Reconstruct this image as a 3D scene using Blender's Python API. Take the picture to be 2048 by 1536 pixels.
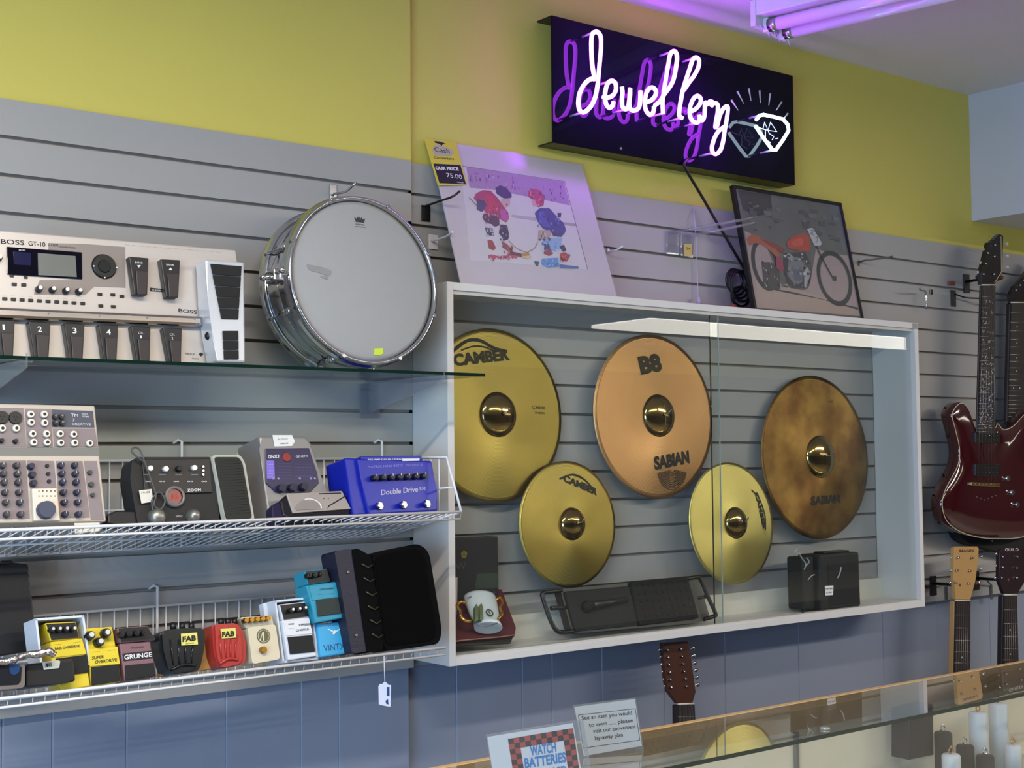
import bpy, bmesh, math, random
from mathutils import Vector, Matrix
R = math.radians
random.seed(7)
S = bpy.context.scene
COL = S.collection
for _o in list(bpy.data.objects):
    bpy.data.objects.remove(_o, do_unlink=True)

# ------------------------------------------------------------------ camera
FPX = 2706.54
YAW, PITCH, ROLL = 0.66524, 0.05298, -0.00922
CAM = Vector((0.0, -2.72923, 1.5078))
fw = Vector((math.sin(YAW)*math.cos(PITCH), math.cos(YAW)*math.cos(PITCH), math.sin(PITCH)))
_r = fw.cross(Vector((0, 0, 1))).normalized()
_u = _r.cross(fw)
rt = _r*math.cos(ROLL) + _u*math.sin(ROLL)
up = -_r*math.sin(ROLL) + _u*math.cos(ROLL)
cd = bpy.data.cameras.new('camera'); cam = bpy.data.objects.new('camera', cd); COL.objects.link(cam)
cd.sensor_width = 36.0; cd.lens = FPX/2048*36.0; cd.clip_start = 0.05; cd.clip_end = 60
mw = Matrix.Identity(4)
for i in range(3):
    mw[i][0] = rt[i]; mw[i][1] = up[i]; mw[i][2] = -fw[i]; mw[i][3] = CAM[i]
cam.matrix_world = mw
S.camera = cam
S.view_settings.view_transform = 'Standard'; S.view_settings.look = 'None'
S.view_settings.gamma = 1.0; S.view_settings.use_curve_mapping = False
S.view_settings.exposure = 0.35
S.cycles.max_bounces = 8; S.cycles.transparent_max_bounces = 24
S.cycles.use_denoising = True
S.cycles.caustics_reflective = False; S.cycles.caustics_refractive = False

# ------------------------------------------------------------------ world and big lights
wd = bpy.data.worlds.new('sky'); S.world = wd; wd.use_nodes = True
wb = wd.node_tree.nodes['Background']; wb.inputs[0].default_value = (0.45, 0.62, 1.0, 1); wb.inputs[1].default_value = 1.1

def area(name, loc, rot, sx, sy, power, col):
    l = bpy.data.lights.new(name, 'AREA'); l.shape = 'RECTANGLE'; l.size = sx; l.size_y = sy
    l.energy = power; l.color = col
    o = bpy.data.objects.new(name, l); COL.objects.link(o); o.location = loc; o.rotation_euler = rot
    return o
# daylight entering by the shop window on the left wall
area('window_daylight', (-2.62, -3.6, 1.15), (0, R(-90), 0), 1.6, 3.0, 205, (0.38, 0.60, 1.0))
# light thrown down by the ceiling fluorescents of the shop (each sits just under its fixture)
area('fluorescent_light', (0.1, -1.9, 2.68), (0, 0, 0), 2.3, 0.12, 68, (1.0, 0.92, 0.78))
area('fluorescent_light', (3.2, -3.4, 2.68), (0, 0, 0), 2.3, 0.12, 29, (1.0, 0.91, 0.77))
area('fluorescent_light', (5.8, -3.2, 2.68), (0, 0, 0), 2.3, 0.12, 100, (1.0, 0.91, 0.80))

# ------------------------------------------------------------------ materials
def lin(h):
    h = h.lstrip('#'); o = []
    for i in (0, 2, 4):
        c = int(h[i:i+2], 16)/255
        o.append(c/12.92 if c <= 0.04045 else ((c+0.055)/1.055)**2.4)
    return o
_mats = {}
def mat(name, hexc, rough=0.5, metal=0.0, vary=0.06, scale=18.0, bump=0.0, bscale=60.0, coat=0.0, emit=None, estr=1.0, alpha=1.0, trans=0.0, aniso=0.0, spec=0.5):
    if name in _mats: return _mats[name]
    m = bpy.data.materials.new(name); m.use_nodes = True; nt = m.node_tree; N = nt.nodes; L = nt.links
    b = N['Principled BSDF']
    c = lin(hexc)
    tc = N.new('ShaderNodeTexCoord'); no = N.new('ShaderNodeTexNoise'); no.inputs['Scale'].default_value = scale; no.inputs['Detail'].default_value = 4
    L.new(tc.outputs['Object'], no.inputs['Vector'])
    mx = N.new('ShaderNodeMix'); mx.data_type = 'RGBA'
    mx.inputs['A'].default_value = [max(0, v*(1-vary)) for v in c]+[1]
    mx.inputs['B'].default_value = [min(1, v*(1+vary)) for v in c]+[1]
    L.new(no.outputs['Fac'], mx.inputs['Factor']); L.new(mx.outputs['Result'], b.inputs['Base Color'])
    b.inputs['Roughness'].default_value = rough; b.inputs['Metallic'].default_value = metal
    b.inputs['Specular IOR Level'].default_value = spec
    if coat: b.inputs['Coat Weight'].default_value = coat; b.inputs['Coat Roughness'].default_value = 0.03
    if emit:
        b.inputs['Emission Color'].default_value = lin(emit)+[1]; b.inputs['Emission Strength'].default_value = estr
    if bump:
        n2 = N.new('ShaderNodeTexNoise'); n2.inputs['Scale'].default_value = bscale; n2.inputs['Detail'].default_value = 3
        L.new(tc.outputs['Object'], n2.inputs['Vector'])
        bp = N.new('ShaderNodeBump'); bp.inputs['Strength'].default_value = bump; bp.inputs['Distance'].default_value = 0.002
        L.new(n2.outputs['Fac'], bp.inputs['Height']); L.new(bp.outputs['Normal'], b.inputs['Normal'])
    if alpha < 1: b.inputs['Alpha'].default_value = alpha
    if trans: b.inputs['Transmission Weight'].default_value = trans
    if aniso:
        b.inputs['Anisotropic'].default_value = aniso
    _mats[name] = m
    return m

def glass(name, tint='f4faf7', refl=1.0, haze=0.0, rough=0.0):
    """clear sheet: light passes straight on, the rest mirrors by the Fresnel law; a little dust makes haze"""
    m = bpy.data.materials.new(name); m.use_nodes = True; nt = m.node_tree; N = nt.nodes; L = nt.links
    N.clear()
    out = N.new('ShaderNodeOutputMaterial'); tr = N.new('ShaderNodeBsdfTransparent'); tr.inputs[0].default_value = lin(tint)+[1]
    gl = N.new('ShaderNodeBsdfGlossy'); gl.inputs['Roughness'].default_value = rough
    ge = N.new('ShaderNodeNewGeometry'); mr = N.new('ShaderNodeMapRange')
    mr.inputs['To Min'].default_value = 1.5; mr.inputs['To Max'].default_value = 1/1.5
    L.new(ge.outputs['Backfacing'], mr.inputs['Value'])
    fr = N.new('ShaderNodeFresnel'); L.new(mr.outputs[0], fr.inputs['IOR'])
    mu = N.new('ShaderNodeMath'); mu.operation = 'MULTIPLY'; mu.inputs[1].default_value = refl; L.new(fr.outputs[0], mu.inputs[0])
    mx = N.new('ShaderNodeMixShader'); L.new(mu.outputs[0], mx.inputs[0]); L.new(tr.outputs[0], mx.inputs[1]); L.new(gl.outputs[0], mx.inputs[2])
    tc = N.new('ShaderNodeTexCoord'); no = N.new('ShaderNodeTexNoise'); no.inputs['Scale'].default_value = 6; L.new(tc.outputs['Object'], no.inputs['Vector'])
    df = N.new('ShaderNodeBsdfDiffuse'); df.inputs[0].default_value = (.8, .8, .8, 1)
    hz = N.new('ShaderNodeMath'); hz.operation = 'MULTIPLY'; hz.inputs[1].default_value = haze; L.new(no.outputs['Fac'], hz.inputs[0])
    m2 = N.new('ShaderNodeMixShader'); L.new(hz.outputs[0], m2.inputs[0]); L.new(mx.outputs[0], m2.inputs[1]); L.new(df.outputs[0], m2.inputs[2])
    L.new(m2.outputs[0], out.inputs[0])
    return m

def cymbal_mat(name, hexc, stain=None):
    m = mat(name, hexc, rough=0.28, metal=1.0, vary=0.10, scale=9)
    nt = m.node_tree; N = nt.nodes; L = nt.links; b = N['Principled BSDF']
    b.inputs['Roughness'].default_value = .33
    tc = N.new('ShaderNodeTexCoord')
    w = N.new('ShaderNodeTexWave'); w.wave_type = 'RINGS'; w.rings_direction = 'Y'; w.inputs['Scale'].default_value = 95; w.inputs['Distortion'].default_value = .3
    L.new(tc.outputs['Object'], w.inputs['Vector'])
    bp = N.new('ShaderNodeBump'); bp.inputs['Strength'].default_value = .3; bp.inputs['Distance'].default_value = 0.0008
    L.new(w.outputs['Fac'], bp.inputs['Height']); L.new(bp.outputs['Normal'], b.inputs['Normal'])
    tg = N.new('ShaderNodeTangent'); tg.direction_type = 'RADIAL'; tg.axis = 'Y'
    L.new(tg.outputs[0], b.inputs['Tangent']); b.inputs['Anisotropic'].default_value = 0.9
    if stain:
        n2 = N.new('ShaderNodeTexNoise'); n2.inputs['Scale'].default_value = 9; n2.inputs['Detail'].default_value = 6
        L.new(tc.outputs['Object'], n2.inputs['Vector'])
        cr = N.new('ShaderNodeValToRGB'); e = cr.color_ramp.elements
        e[0].position = .38; e[0].color = lin(hexc)+[1]; e[1].position = .62; e[1].color = lin(stain)+[1]
        L.new(n2.outputs['Fac'], cr.inputs[0]); L.new(cr.outputs[0], b.inputs['Base Color'])
    return m

# ------------------------------------------------------------------ placing: the photo pixel (2048x1536) read onto a plane standing at a known distance
def ray(px, py): return fw + rt*((px-1024)/FPX) + up*((768-py)/FPX)
def W(px, py, Y):
    d = ray(px, py); return CAM + d*((Y-CAM.y)/d.y)
def Wz(px, py, Z):
    d = ray(px, py); return CAM + d*((Z-CAM.z)/d.z)

class Fr:
    """a thing's own frame: origin, turned by yaw, leaned back by lean (degrees). local x right, y into the wall, z up the face"""
    def __init__(s, O, lean=0, yaw=0):
        s.O = Vector(O); l, y = R(lean), R(yaw); s.lean, s.yaw = l, y
        s.ex = Vector((math.cos(y), math.sin(y), 0))
        s.ez = Vector((-math.sin(y)*math.sin(l), math.cos(y)*math.sin(l), math.cos(l)))
        s.ey = s.ez.cross(s.ex)
        m = Matrix.Identity(4)
        for i in range(3):
            m[i][0] = s.ex[i]; m[i][1] = s.ey[i]; m[i][2] = s.ez[i]; m[i][3] = s.O[i]
        s.M = m
    def uv(s, px, py, d=0.0):
        rd = ray(px, py); P = s.O + s.ey*d
        t = (P-CAM).dot(s.ey)/rd.dot(s.ey); q = CAM + rd*t - s.O
        return (q.dot(s.ex), q.dot(s.ez))
def at(px, py, Y, lean=0, yaw=0): return Fr(W(px, py, Y), lean, yaw)
ID = Fr((0, 0, 0))

# ------------------------------------------------------------------ mesh builder
_txt = {}
def text_geo(body, bold=0.0):
    k = (body, bold)
    if k in _txt: return _txt[k]
    cu = bpy.data.curves.new('t', 'FONT'); cu.body = body; cu.size = 1.0; cu.resolution_u = 3; cu.offset = bold
    o = bpy.data.objects.new('t', cu); COL.objects.link(o)
    dg = bpy.context.evaluated_depsgraph_get()
    me = bpy.data.meshes.new_from_object(o.evaluated_get(dg))
    vs = [v.co.copy() for v in me.vertices]; fs = [tuple(p.vertices) for p in me.polygons]
    bpy.data.objects.remove(o, do_unlink=True); bpy.data.curves.remove(cu); bpy.data.meshes.remove(me)
    if vs:
        x0 = min(v.x for v in vs); x1 = max(v.x for v in vs); y0 = min(v.y for v in vs); y1 = max(v.y for v in vs)
    else: x0 = x1 = y0 = y1 = 0
    _txt[k] = (vs, fs, x0, x1, y0, y1)
    return _txt[k]

def smooth_path(pts, n=6, closed=False):
    P = [Vector(p) for p in pts]; out = []; L = len(P)
    rng = range(L if closed else L-1)
    for i in rng:
        p0 = P[(i-1) % L] if (closed or i > 0) else P[0]; p1 = P[i]; p2 = P[(i+1) % L]
        p3 = P[(i+2) % L] if (closed or i+2 < L) else P[-1]
        for k in range(n):
            t = k/n; t2 = t*t; t3 = t2*t
            out.append(0.5*((2*p1)+(-p0+p2)*t+(2*p0-5*p1+4*p2-p3)*t2+(-p0+3*p1-3*p2+p3)*t3))
    if not closed: out.append(P[-1])
    return out

class B:
    def __init__(s, fr=ID, m=None):
        s.bm = bmesh.new(); s.fr = fr; s.mats = []; s.mi = 0; s.sm = False
        if m: s.m(m)
    def m(s, mt):
        if mt not in s.mats: s.mats.append(mt)
        s.mi = s.mats.index(mt); return s
    def _fin(s, faces, smooth=False):
        for f in faces: f.material_index = s.mi; f.smooth = smooth
    def _bev(s, faces, w, seg=2):
        if w <= 0: return
        ed = list({e for f in faces for e in f.edges})
        r = bmesh.ops.bevel(s.bm, geom=ed, offset=w, segments=seg, profile=0.5, affect='EDGES', clamp_overlap=True)
        for f in r['faces']: f.material_index = s.mi
    def quadface(s, pts, smooth=False):
        vs = [s.bm.verts.new(p) for p in pts]; f = s.bm.faces.new(vs); s._fin([f], smooth); return f
    def prism(s, uv, y0, y1, bev=0.0, seg=2, smooth=False):
        """outline uv (x,z) extruded from local depth y0 to y1"""
        a = 0
        for i in range(len(uv)):
            x1_, z1_ = uv[i][0], uv[i][1]; x2_, z2_ = uv[(i+1) % len(uv)][0], uv[(i+1) % len(uv)][1]; a += x1_*z2_-x2_*z1_
        if a < 0: uv = list(reversed(uv))
        v0 = [s.bm.verts.new((u, y0, v)) for u, v in uv]; v1 = [s.bm.verts.new((u, y1, v)) for u, v in uv]
        fs = [s.bm.faces.new(v0), s.bm.faces.new(list(reversed(v1)))]
        n = len(uv)
        for i in range(n):
            j = (i+1) % n; f = s.bm.faces.new([v0[j], v0[i], v1[i], v1[j]]); fs.append(f)
        s._fin(fs)
        if smooth:
            for f in fs[2:]: f.smooth = True
        s._bev(fs, bev, seg)
        return s
    def P(s, pxs, y0, y1, bev=0.0, yd=None, smooth=False, rnd=0.0):
        uv = [s.fr.uv(px, py, y0 if yd is None else yd) for px, py in pxs]
        if rnd: uv = round_poly(uv, rnd)
        return s.prism(uv, y0, y1, bev, smooth=smooth)
    def box(s, x0, x1, y0, y1, z0, z1, bev=0.0, seg=2):
        return s.prism([(x0, z0), (x1, z0), (x1, z1), (x0, z1)], y0, y1, bev, seg)
    def cyl(s, a, b, r0, r1=None, seg=16, smooth=True):
        a = Vector(a); b = Vector(b); r1 = r0 if r1 is None else r1
        d = (b-a).normalized(); t = d.orthogonal().normalized(); w = d.cross(t)
        A = []; Bv = []
        for i in range(seg):
            an = 2*math.pi*i/seg; q = t*math.cos(an)+w*math.sin(an)
            A.append(s.bm.verts.new(a+q*r0)); Bv.append(s.bm.verts.new(b+q*r1))
        fs = []
        for i in range(seg):
            j = (i+1) % seg; f = s.bm.faces.new([A[i], A[j], Bv[j], Bv[i]]); f.smooth = smooth; f.material_index = s.mi
        s._fin([s.bm.faces.new(list(reversed(A))), s.bm.faces.new(Bv)])
        return s
    def knob(s, u, v, r, y0, y1, r1=None, seg=16): return s.cyl((u, y0, v), (u, y1, v), r1 if r1 else r*0.85, r, seg)
    def K(s, px, py, r, y0, y1, r1=None, seg=16):
        u, v = s.fr.uv(px, py, y0); return s.knob(u, v, r, y0, y1, r1, seg)
    def lathe(s, prof, c=(0, 0, 0), ax='y', seg=48, smooth=True):
        """prof: (radius, along axis) closed onto the axis where radius is 0"""
        rings = []
        for r, h in prof:
            ring = []
            for i in range(seg if r > 1e-6 else 1):
                an = 2*math.pi*i/seg
                if ax == 'y': p = (c[0]+r*math.cos(an), c[1]+h, c[2]+r*math.sin(an))
                else: p = (c[0]+r*math.cos(an), c[1]+r*math.sin(an), c[2]+h)
                ring.append(s.bm.verts.new(p))
            rings.append(ring)
        for a, b in zip(rings, rings[1:]):
            for i in range(seg):
                j = (i+1) % seg
                if len(a) == 1 and len(b) == 1: continue
                if len(a) == 1: vs = [a[0], b[j], b[i]]
                elif len(b) == 1: vs = [a[i], a[j], b[0]]
                else: vs = [a[i], a[j], b[j], b[i]]
                f = s.bm.faces.new(vs); f.smooth = smooth; f.material_index = s.mi
        return s
    def sph(s, c, r, sc=(1, 1, 1), seg=14):
        r_ = bmesh.ops.create_uvsphere(s.bm, u_segments=seg, v_segments=max(6, seg//2+1), radius=r, matrix=Matrix.Translation(c) @ Matrix.Diagonal((sc[0], sc[1], sc[2], 1)))
        for f in {f for v in r_['verts'] for f in v.link_faces}: f.smooth = True; f.material_index = s.mi
        return s
    def tube(s, pts, r, seg=8, closed=False, radii=None):
        P = [Vector(p) for p in pts]; n = len(P); rings = []
        t0 = (P[1]-P[0]).normalized(); nv = t0.orthogonal().normalized()
        for i in range(n):
            if closed: t = (P[(i+1) % n]-P[(i-1) % n])
            else: t = P[min(i+1, n-1)]-P[max(i-1, 0)]
            if t.length < 1e-9: t = t0
            t = t.normalized(); nv = (nv - t*nv.dot(t))
            if nv.length < 1e-6: nv = t.orthogonal()
            nv = nv.normalized(); w = t.cross(nv); rr = radii[i] if radii else r
            rings.append([s.bm.verts.new(P[i]+(nv*math.cos(2*math.pi*k/seg)+w*math.sin(2*math.pi*k/seg))*rr) for k in range(seg)])
        for i in range(n if closed else n-1):
            a = rings[i]; b = rings[(i+1) % n]
            if closed and i == n-1:
                k0 = min(range(seg), key=lambda k: (b[k].co-a[0].co).length); b = b[k0:]+b[:k0]
            for k in range(seg):
                j = (k+1) % seg; f = s.bm.faces.new([a[k], a[j], b[j], b[k]]); f.smooth = True; f.material_index = s.mi
        if not closed: s._fin([s.bm.faces.new(list(reversed(rings[0]))), s.bm.faces.new(rings[-1])])
        return s
    def text(s, body, u, v, h, y, width=None, rot=0.0, bold=0.0, shear=0.0, hh=None):
        """flat lettering: left end of the baseline at (u,v), cap height h, total width scaled"""
        vs, fs, x0, x1, b0, b1 = text_geo(body, bold)
        if not vs: return s
        ky = h/0.7; kx = (width/(x1-x0)) if width else ky
        c, sn = math.cos(rot), math.sin(rot); nv = []
        for p in vs:
            a = (p.x-x0)*kx + p.y*ky*shear; b = p.y*ky
            nv.append(s.bm.verts.new((u+a*c-b*sn, y, v+a*sn+b*c)))
        for f in fs:
            try: g = s.bm.faces.new([nv[i] for i in f]); g.material_index = s.mi
            except ValueError: pass
        return s
    def T(s, body, a, b, hpx, y, bold=0.0, shear=0.0):
        """lettering whose baseline runs from photo point a to b, caps hpx pixels tall"""
        ua, va = s.fr.uv(a[0], a[1], y); ub, vb = s.fr.uv(b[0], b[1], y); uc, vc = s.fr.uv(a[0], a[1]-hpx, y)
        return s.text(body, ua, va, math.hypot(uc-ua, vc-va), y, math.hypot(ub-ua, vb-va), math.atan2(vb-va, ub-ua), bold, shear)
    def xf(s, M):
        bmesh.ops.transform(s.bm, matrix=M, verts=s.bm.verts); return s
    def obj(s, name, parent=None, label=None, place=True):
        me = bpy.data.meshes.new(name)
        bmesh.ops.recalc_face_normals(s.bm, faces=s.bm.faces)
        s.bm.to_mesh(me); s.bm.free()
        for mt in s.mats: me.materials.append(mt)
        o = bpy.data.objects.new(name, me); COL.objects.link(o)
        if parent is not None: o.parent = parent
        elif place: o.matrix_world = s.fr.M
        if label: o['label'] = label
        return o

def round_poly(uv, r, n=4):
    out = []; L = len(uv)
    for i in range(L):
        p = Vector(uv[i]); a = Vector(uv[i-1])-p; b = Vector(uv[(i+1) % L])-p
        k = min(r, a.length*.45, b.length*.45); a = p+a.normalized()*k; b = p+b.normalized()*k
        for t in range(n+1):
            t /= n; q = a*(1-t)**2+p*2*t*(1-t)+b*t*t; out.append((q.x, q.y))
    return out

def thing(name, label, cat, fr, group=None):
    o = bpy.data.objects.new(name, None); COL.objects.link(o); o.empty_display_size = 0.03
    o.matrix_world = fr.M if isinstance(fr, Fr) else Matrix.Translation(fr)
    o['label'] = label; o['category'] = cat
    if group: o['group'] = group
    return o
def tag(o, label, cat, group=None):
    o['label'] = label; o['category'] = cat
    if group: o['group'] = group
    return o
def struct(o):
    o['kind'] = 'structure'; return o
# ================================================================== SETTING
M_YEL = mat('yellow_wall_paint', 'd2c45e', rough=.62, vary=.035, scale=3, bump=.15, bscale=90)
M_SLAT = mat('grey_slatwall_laminate', 'a09e9c', rough=.42, vary=.03, scale=4)
M_LOW = mat('grey_painted_panelling', '868fa3', rough=.38, vary=.04, scale=4)
M_CEIL = mat('ceiling_texture', 'dcd8da', rough=.9, vary=.05, scale=160, bump=.5, bscale=260)
M_WHITE = mat('white_wall_paint', 'c9c9cc', rough=.6, vary=.03, scale=3)
M_FLOOR = mat('grey_floor_tile', '8a857c', rough=.5, vary=.1, scale=5)
M_LAM = mat('white_laminate', 'd6d3d0', rough=.4, vary=.03, scale=6)
GP = .0762
def zg(n): return 2.15 - n*GP         # groove centres

M_CORE = mat('brown_fibreboard_core', 'a8998c', rough=.9, vary=.1)
def slatwall(name, x0, x1, yf, ztop, n0, n1, zbot):
    b = B(ID, M_SLAT); pr = [(yf+.019, ztop), (yf, ztop)]
    for n in range(n0, n1+1):
        z = zg(n)
        if z-.006 <= zbot: break
        pr += [(yf, z+.0034), (yf+.004, z+.0034), (yf+.004, z+.011), (yf+.0125, z+.011), (yf+.0125, z-.011), (yf+.005, z-.011), (yf+.005, z-.0036), (yf, z-.0046)]
    pr += [(yf, zbot), (yf+.019, zbot)]
    v0 = [b.bm.verts.new((x0, y, z)) for y, z in pr]; v1 = [b.bm.verts.new((x1, y, z)) for y, z in pr]
    fs = [b.bm.faces.new([v0[i], v1[i], v1[(i+1) % len(pr)], v0[(i+1) % len(pr)]]) for i in range(len(pr))]
    fs += [b.bm.faces.new(list(reversed(v0))), b.bm.faces.new(v1)]
    b._fin(fs); b.m(M_CORE)
    for f in fs[:-2]:
        c = f.calc_center_median()
        if c.y > yf+.003 and c.y < yf+.0185 and abs(c.z-zbot) > .002 and abs(c.z-ztop) > .002: f.material_index = b.mi
    bmesh.ops.triangulate(b.bm, faces=[f for f in b.bm.faces if len(f.verts) > 4])
    return struct(b.obj(name))
XC = 1.820
slatwall('trim_1', -2.5, XC, -.020, 2.226, 0, 15, 1.006)
slatwall('trim_2', XC-.02, 6.0, 0.0, 2.226, 0, 15, 1.006)

def panelling(name, x0, x1, yf, z0, z1, grooves):
    b = B(ID, M_LOW); xs = [x0]
    pr = [(x0, yf)]
    for g in sorted(grooves):
        if x0+.01 < g < x1-.01: pr += [(g-.0025, yf), (g, yf+.0025), (g+.0025, yf)]
    pr += [(x1, yf), (x1, yf+.02), (x0, yf+.02)]
    a = [b.bm.verts.new((x, y, z0)) for x, y in pr]; c = [b.bm.verts.new((x, y, z1)) for x, y in pr]
    n = len(pr); fs = [b.bm.faces.new([a[i], a[(i+1) % n], c[(i+1) % n], c[i]]) for i in range(n)]
    b._fin(fs); return struct(b.obj(name))
gl = [W(x, 1450, 0).x for x in (5, 105, 253, 452, 602, 678)] + [-2.3+.17*i for i in range(16)]
gr = [W(x, 1450, .03).x for x in (913, 1045, 1105, 1205, 1330, 1452, 1600, 1770, 1880, 1985)]
panelling('wall_left', -2.5, XC-.002, 0.0, 0, 1.02, gl)
panelling('wall_right', XC-.002, 6.0, .030, 0, 1.02, gr)
b = B(ID, M_YEL); b.box(-2.5, XC+.009, -.006, .05, 2.222, 2.78); struct(b.obj('wall_upper_left'))
b = B(ID, M_YEL); b.box(XC-.02, 6.0, .016, .05, 2.222, 2.78); struct(b.obj('wall_upper_right'))
b = B(ID, M_LOW); b.box(-2.5, 14, .05, .12, 0, 2.78); struct(b.obj('wall_back'))
# rest of the shop, behind and beside the camera
b = B(ID, M_CEIL); b.box(-2.7, 14.2, -9.2, .12, 2.78, 2.88); struct(b.obj('ceiling'))
b = B(ID, M_FLOOR); b.box(-2.7, 14.2, -9.2, .12, -.1, 0); struct(b.obj('floor'))
b = B(ID, M_WHITE); b.box(-2.6, -2.5, -9.2, .05, 0, .35); b.box(-2.6, -2.5, -9.2, .05, 2.35, 2.78); b.box(-2.6, -2.5, -2.1, .05, .35, 2.35); b.box(-2.6, -2.5, -9.2, -5.1, .35, 2.35)
struct(b.obj('wall_side_left'))
M_WG = glass('window_glass')
b = B(ID, M_LAM)
for y in (-5.1, -3.64, -2.14): b.box(-2.58, -2.52, y, y+.05, .35, 2.35)
b.box(-2.58, -2.52, -5.1, -2.1, .35, .40); b.box(-2.58, -2.52, -5.1, -2.1, 2.30, 2.35)
wf = struct(b.obj('window_1'))
b = B(ID, M_WG); b.box(-2.553, -2.547, -5.06, -2.14, .40, 2.30); b.obj('window_pane', wf)
M_FAR = mat('crowded_shop_wall', '4c4a48', rough=.8, vary=.5, scale=2.5)
b = B(ID, M_FAR); b.box(14.0, 14.1, -9.2, .05, 0, 2.78); struct(b.obj('wall_side_right'))
b = B(ID, M_FAR); b.box(-2.6, 14.1, -9.1, -9.0, 0, 2.46); b.m(M_YEL); b.box(-2.6, 14.1, -9.1, -9.0, 2.46, 2.70); b.m(M_WHITE); b.box(-2.6, 14.1, -9.1, -9.0, 2.70, 2.78); struct(b.obj('wall_front'))
# white bulkhead high on the right
b = B(ID, M_WHITE); b.box(4.24, 6.0, -.60, .016, 2.326, 2.78); struct(b.obj('trim_3'))

# ------------------------------------------------------------------ ceiling fluorescents
M_FIX = mat('white_enamel', 'dcdadf', rough=.3, vary=.02)
M_TUBE_OFF = mat('frosted_lamp_tube', 'e6e2ea', rough=.25, vary=.02, coat=.4)
M_LIT = mat('lit_fluorescent_diffuser', 'ffffff', rough=.5, emit='fff6e8', estr=5.5)
def fixture(x0, x1, y, label, lit, hw=.075):
    fr = Fr(((x0+x1)/2, y, 2.78)); t = thing('ceiling_light', label, 'ceiling light', fr, 'fluorescent ceiling lights'); h = (x1-x0)/2
    b = B(fr, M_FIX); b.box(-h, h, -hw, hw, -.045, -.001, .004); b.obj('housing', t)
    b = B(fr, M_LIT if lit else M_TUBE_OFF); b.box(-h+.02, h-.02, -hw+.012, hw-.012, -.078, -.046, .012); b.obj('diffuser', t)
fixture(-1.1, 1.3, -1.9, 'lit fluorescent ceiling light above the left wall, out of the photo', True)
fixture(2.0, 4.4, -3.4, 'lit fluorescent ceiling light in the middle of the shop', True)
fixture(4.6, 7.0, -3.2, 'lit fluorescent ceiling light beyond the guitars', True)
fixture(8.45, 18.0-4.3, -6.75, 'long lit fluorescent ceiling light mirrored in the cabinet glass', True, .42)

# unlit twin-tube fixture near the sign, running away from the wall
def unlit():
    a = Wz(1517, 8, 2.78); fr = Fr((2.86, -.205, 2.78), 0, 12)
    t = thing('ceiling_light', 'unlit white fluorescent ceiling fixture above the neon sign, lit purple by it', 'ceiling light', fr)
    b = B(fr, M_FIX)
    b.box(-.012, .17, -1.22, .0, -.045, -.001, .003)
    b.box(-.016, .174, -.012, .004, -.075, -.001, .002)
    b.obj('housing', t)
    for x in (.035, .125): b = B(fr, mat('lamp_holder_plastic', 'e9e4ee', rough=.4)); b.box(x-.012, x+.012, -.03, -.012, -.085, -.045, .003); b.obj('lamp_holder', t)
    for x in (.035, .125):
        b = B(fr, M_TUBE_OFF); b.cyl((x, -1.20, -.066), (x, -.03, -.066), .019, seg=20)
        b.m(mat('lamp_cap_metal', 'b9b9b9', rough=.3, metal=1)); b.cyl((x, -.055, -.066), (x, -.028, -.066), .0195, seg=20)
        b.obj('lamp_tube', t)
    # crinkled plastic wrap hanging from the near end
    b = B(fr, mat('clear_wrap', 'f4f0ff', rough=.15, spec=.8, alpha=.45))
    for k in range(9):
        x = .0+.02*k; b.tube([(x, -.016, -.07), (x+.008, -.02, -.082-.006*(k % 3)), (x+.02, -.016, -.072)], .0016, 6)
    b.obj('torn_wrap', t)
unlit()

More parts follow.
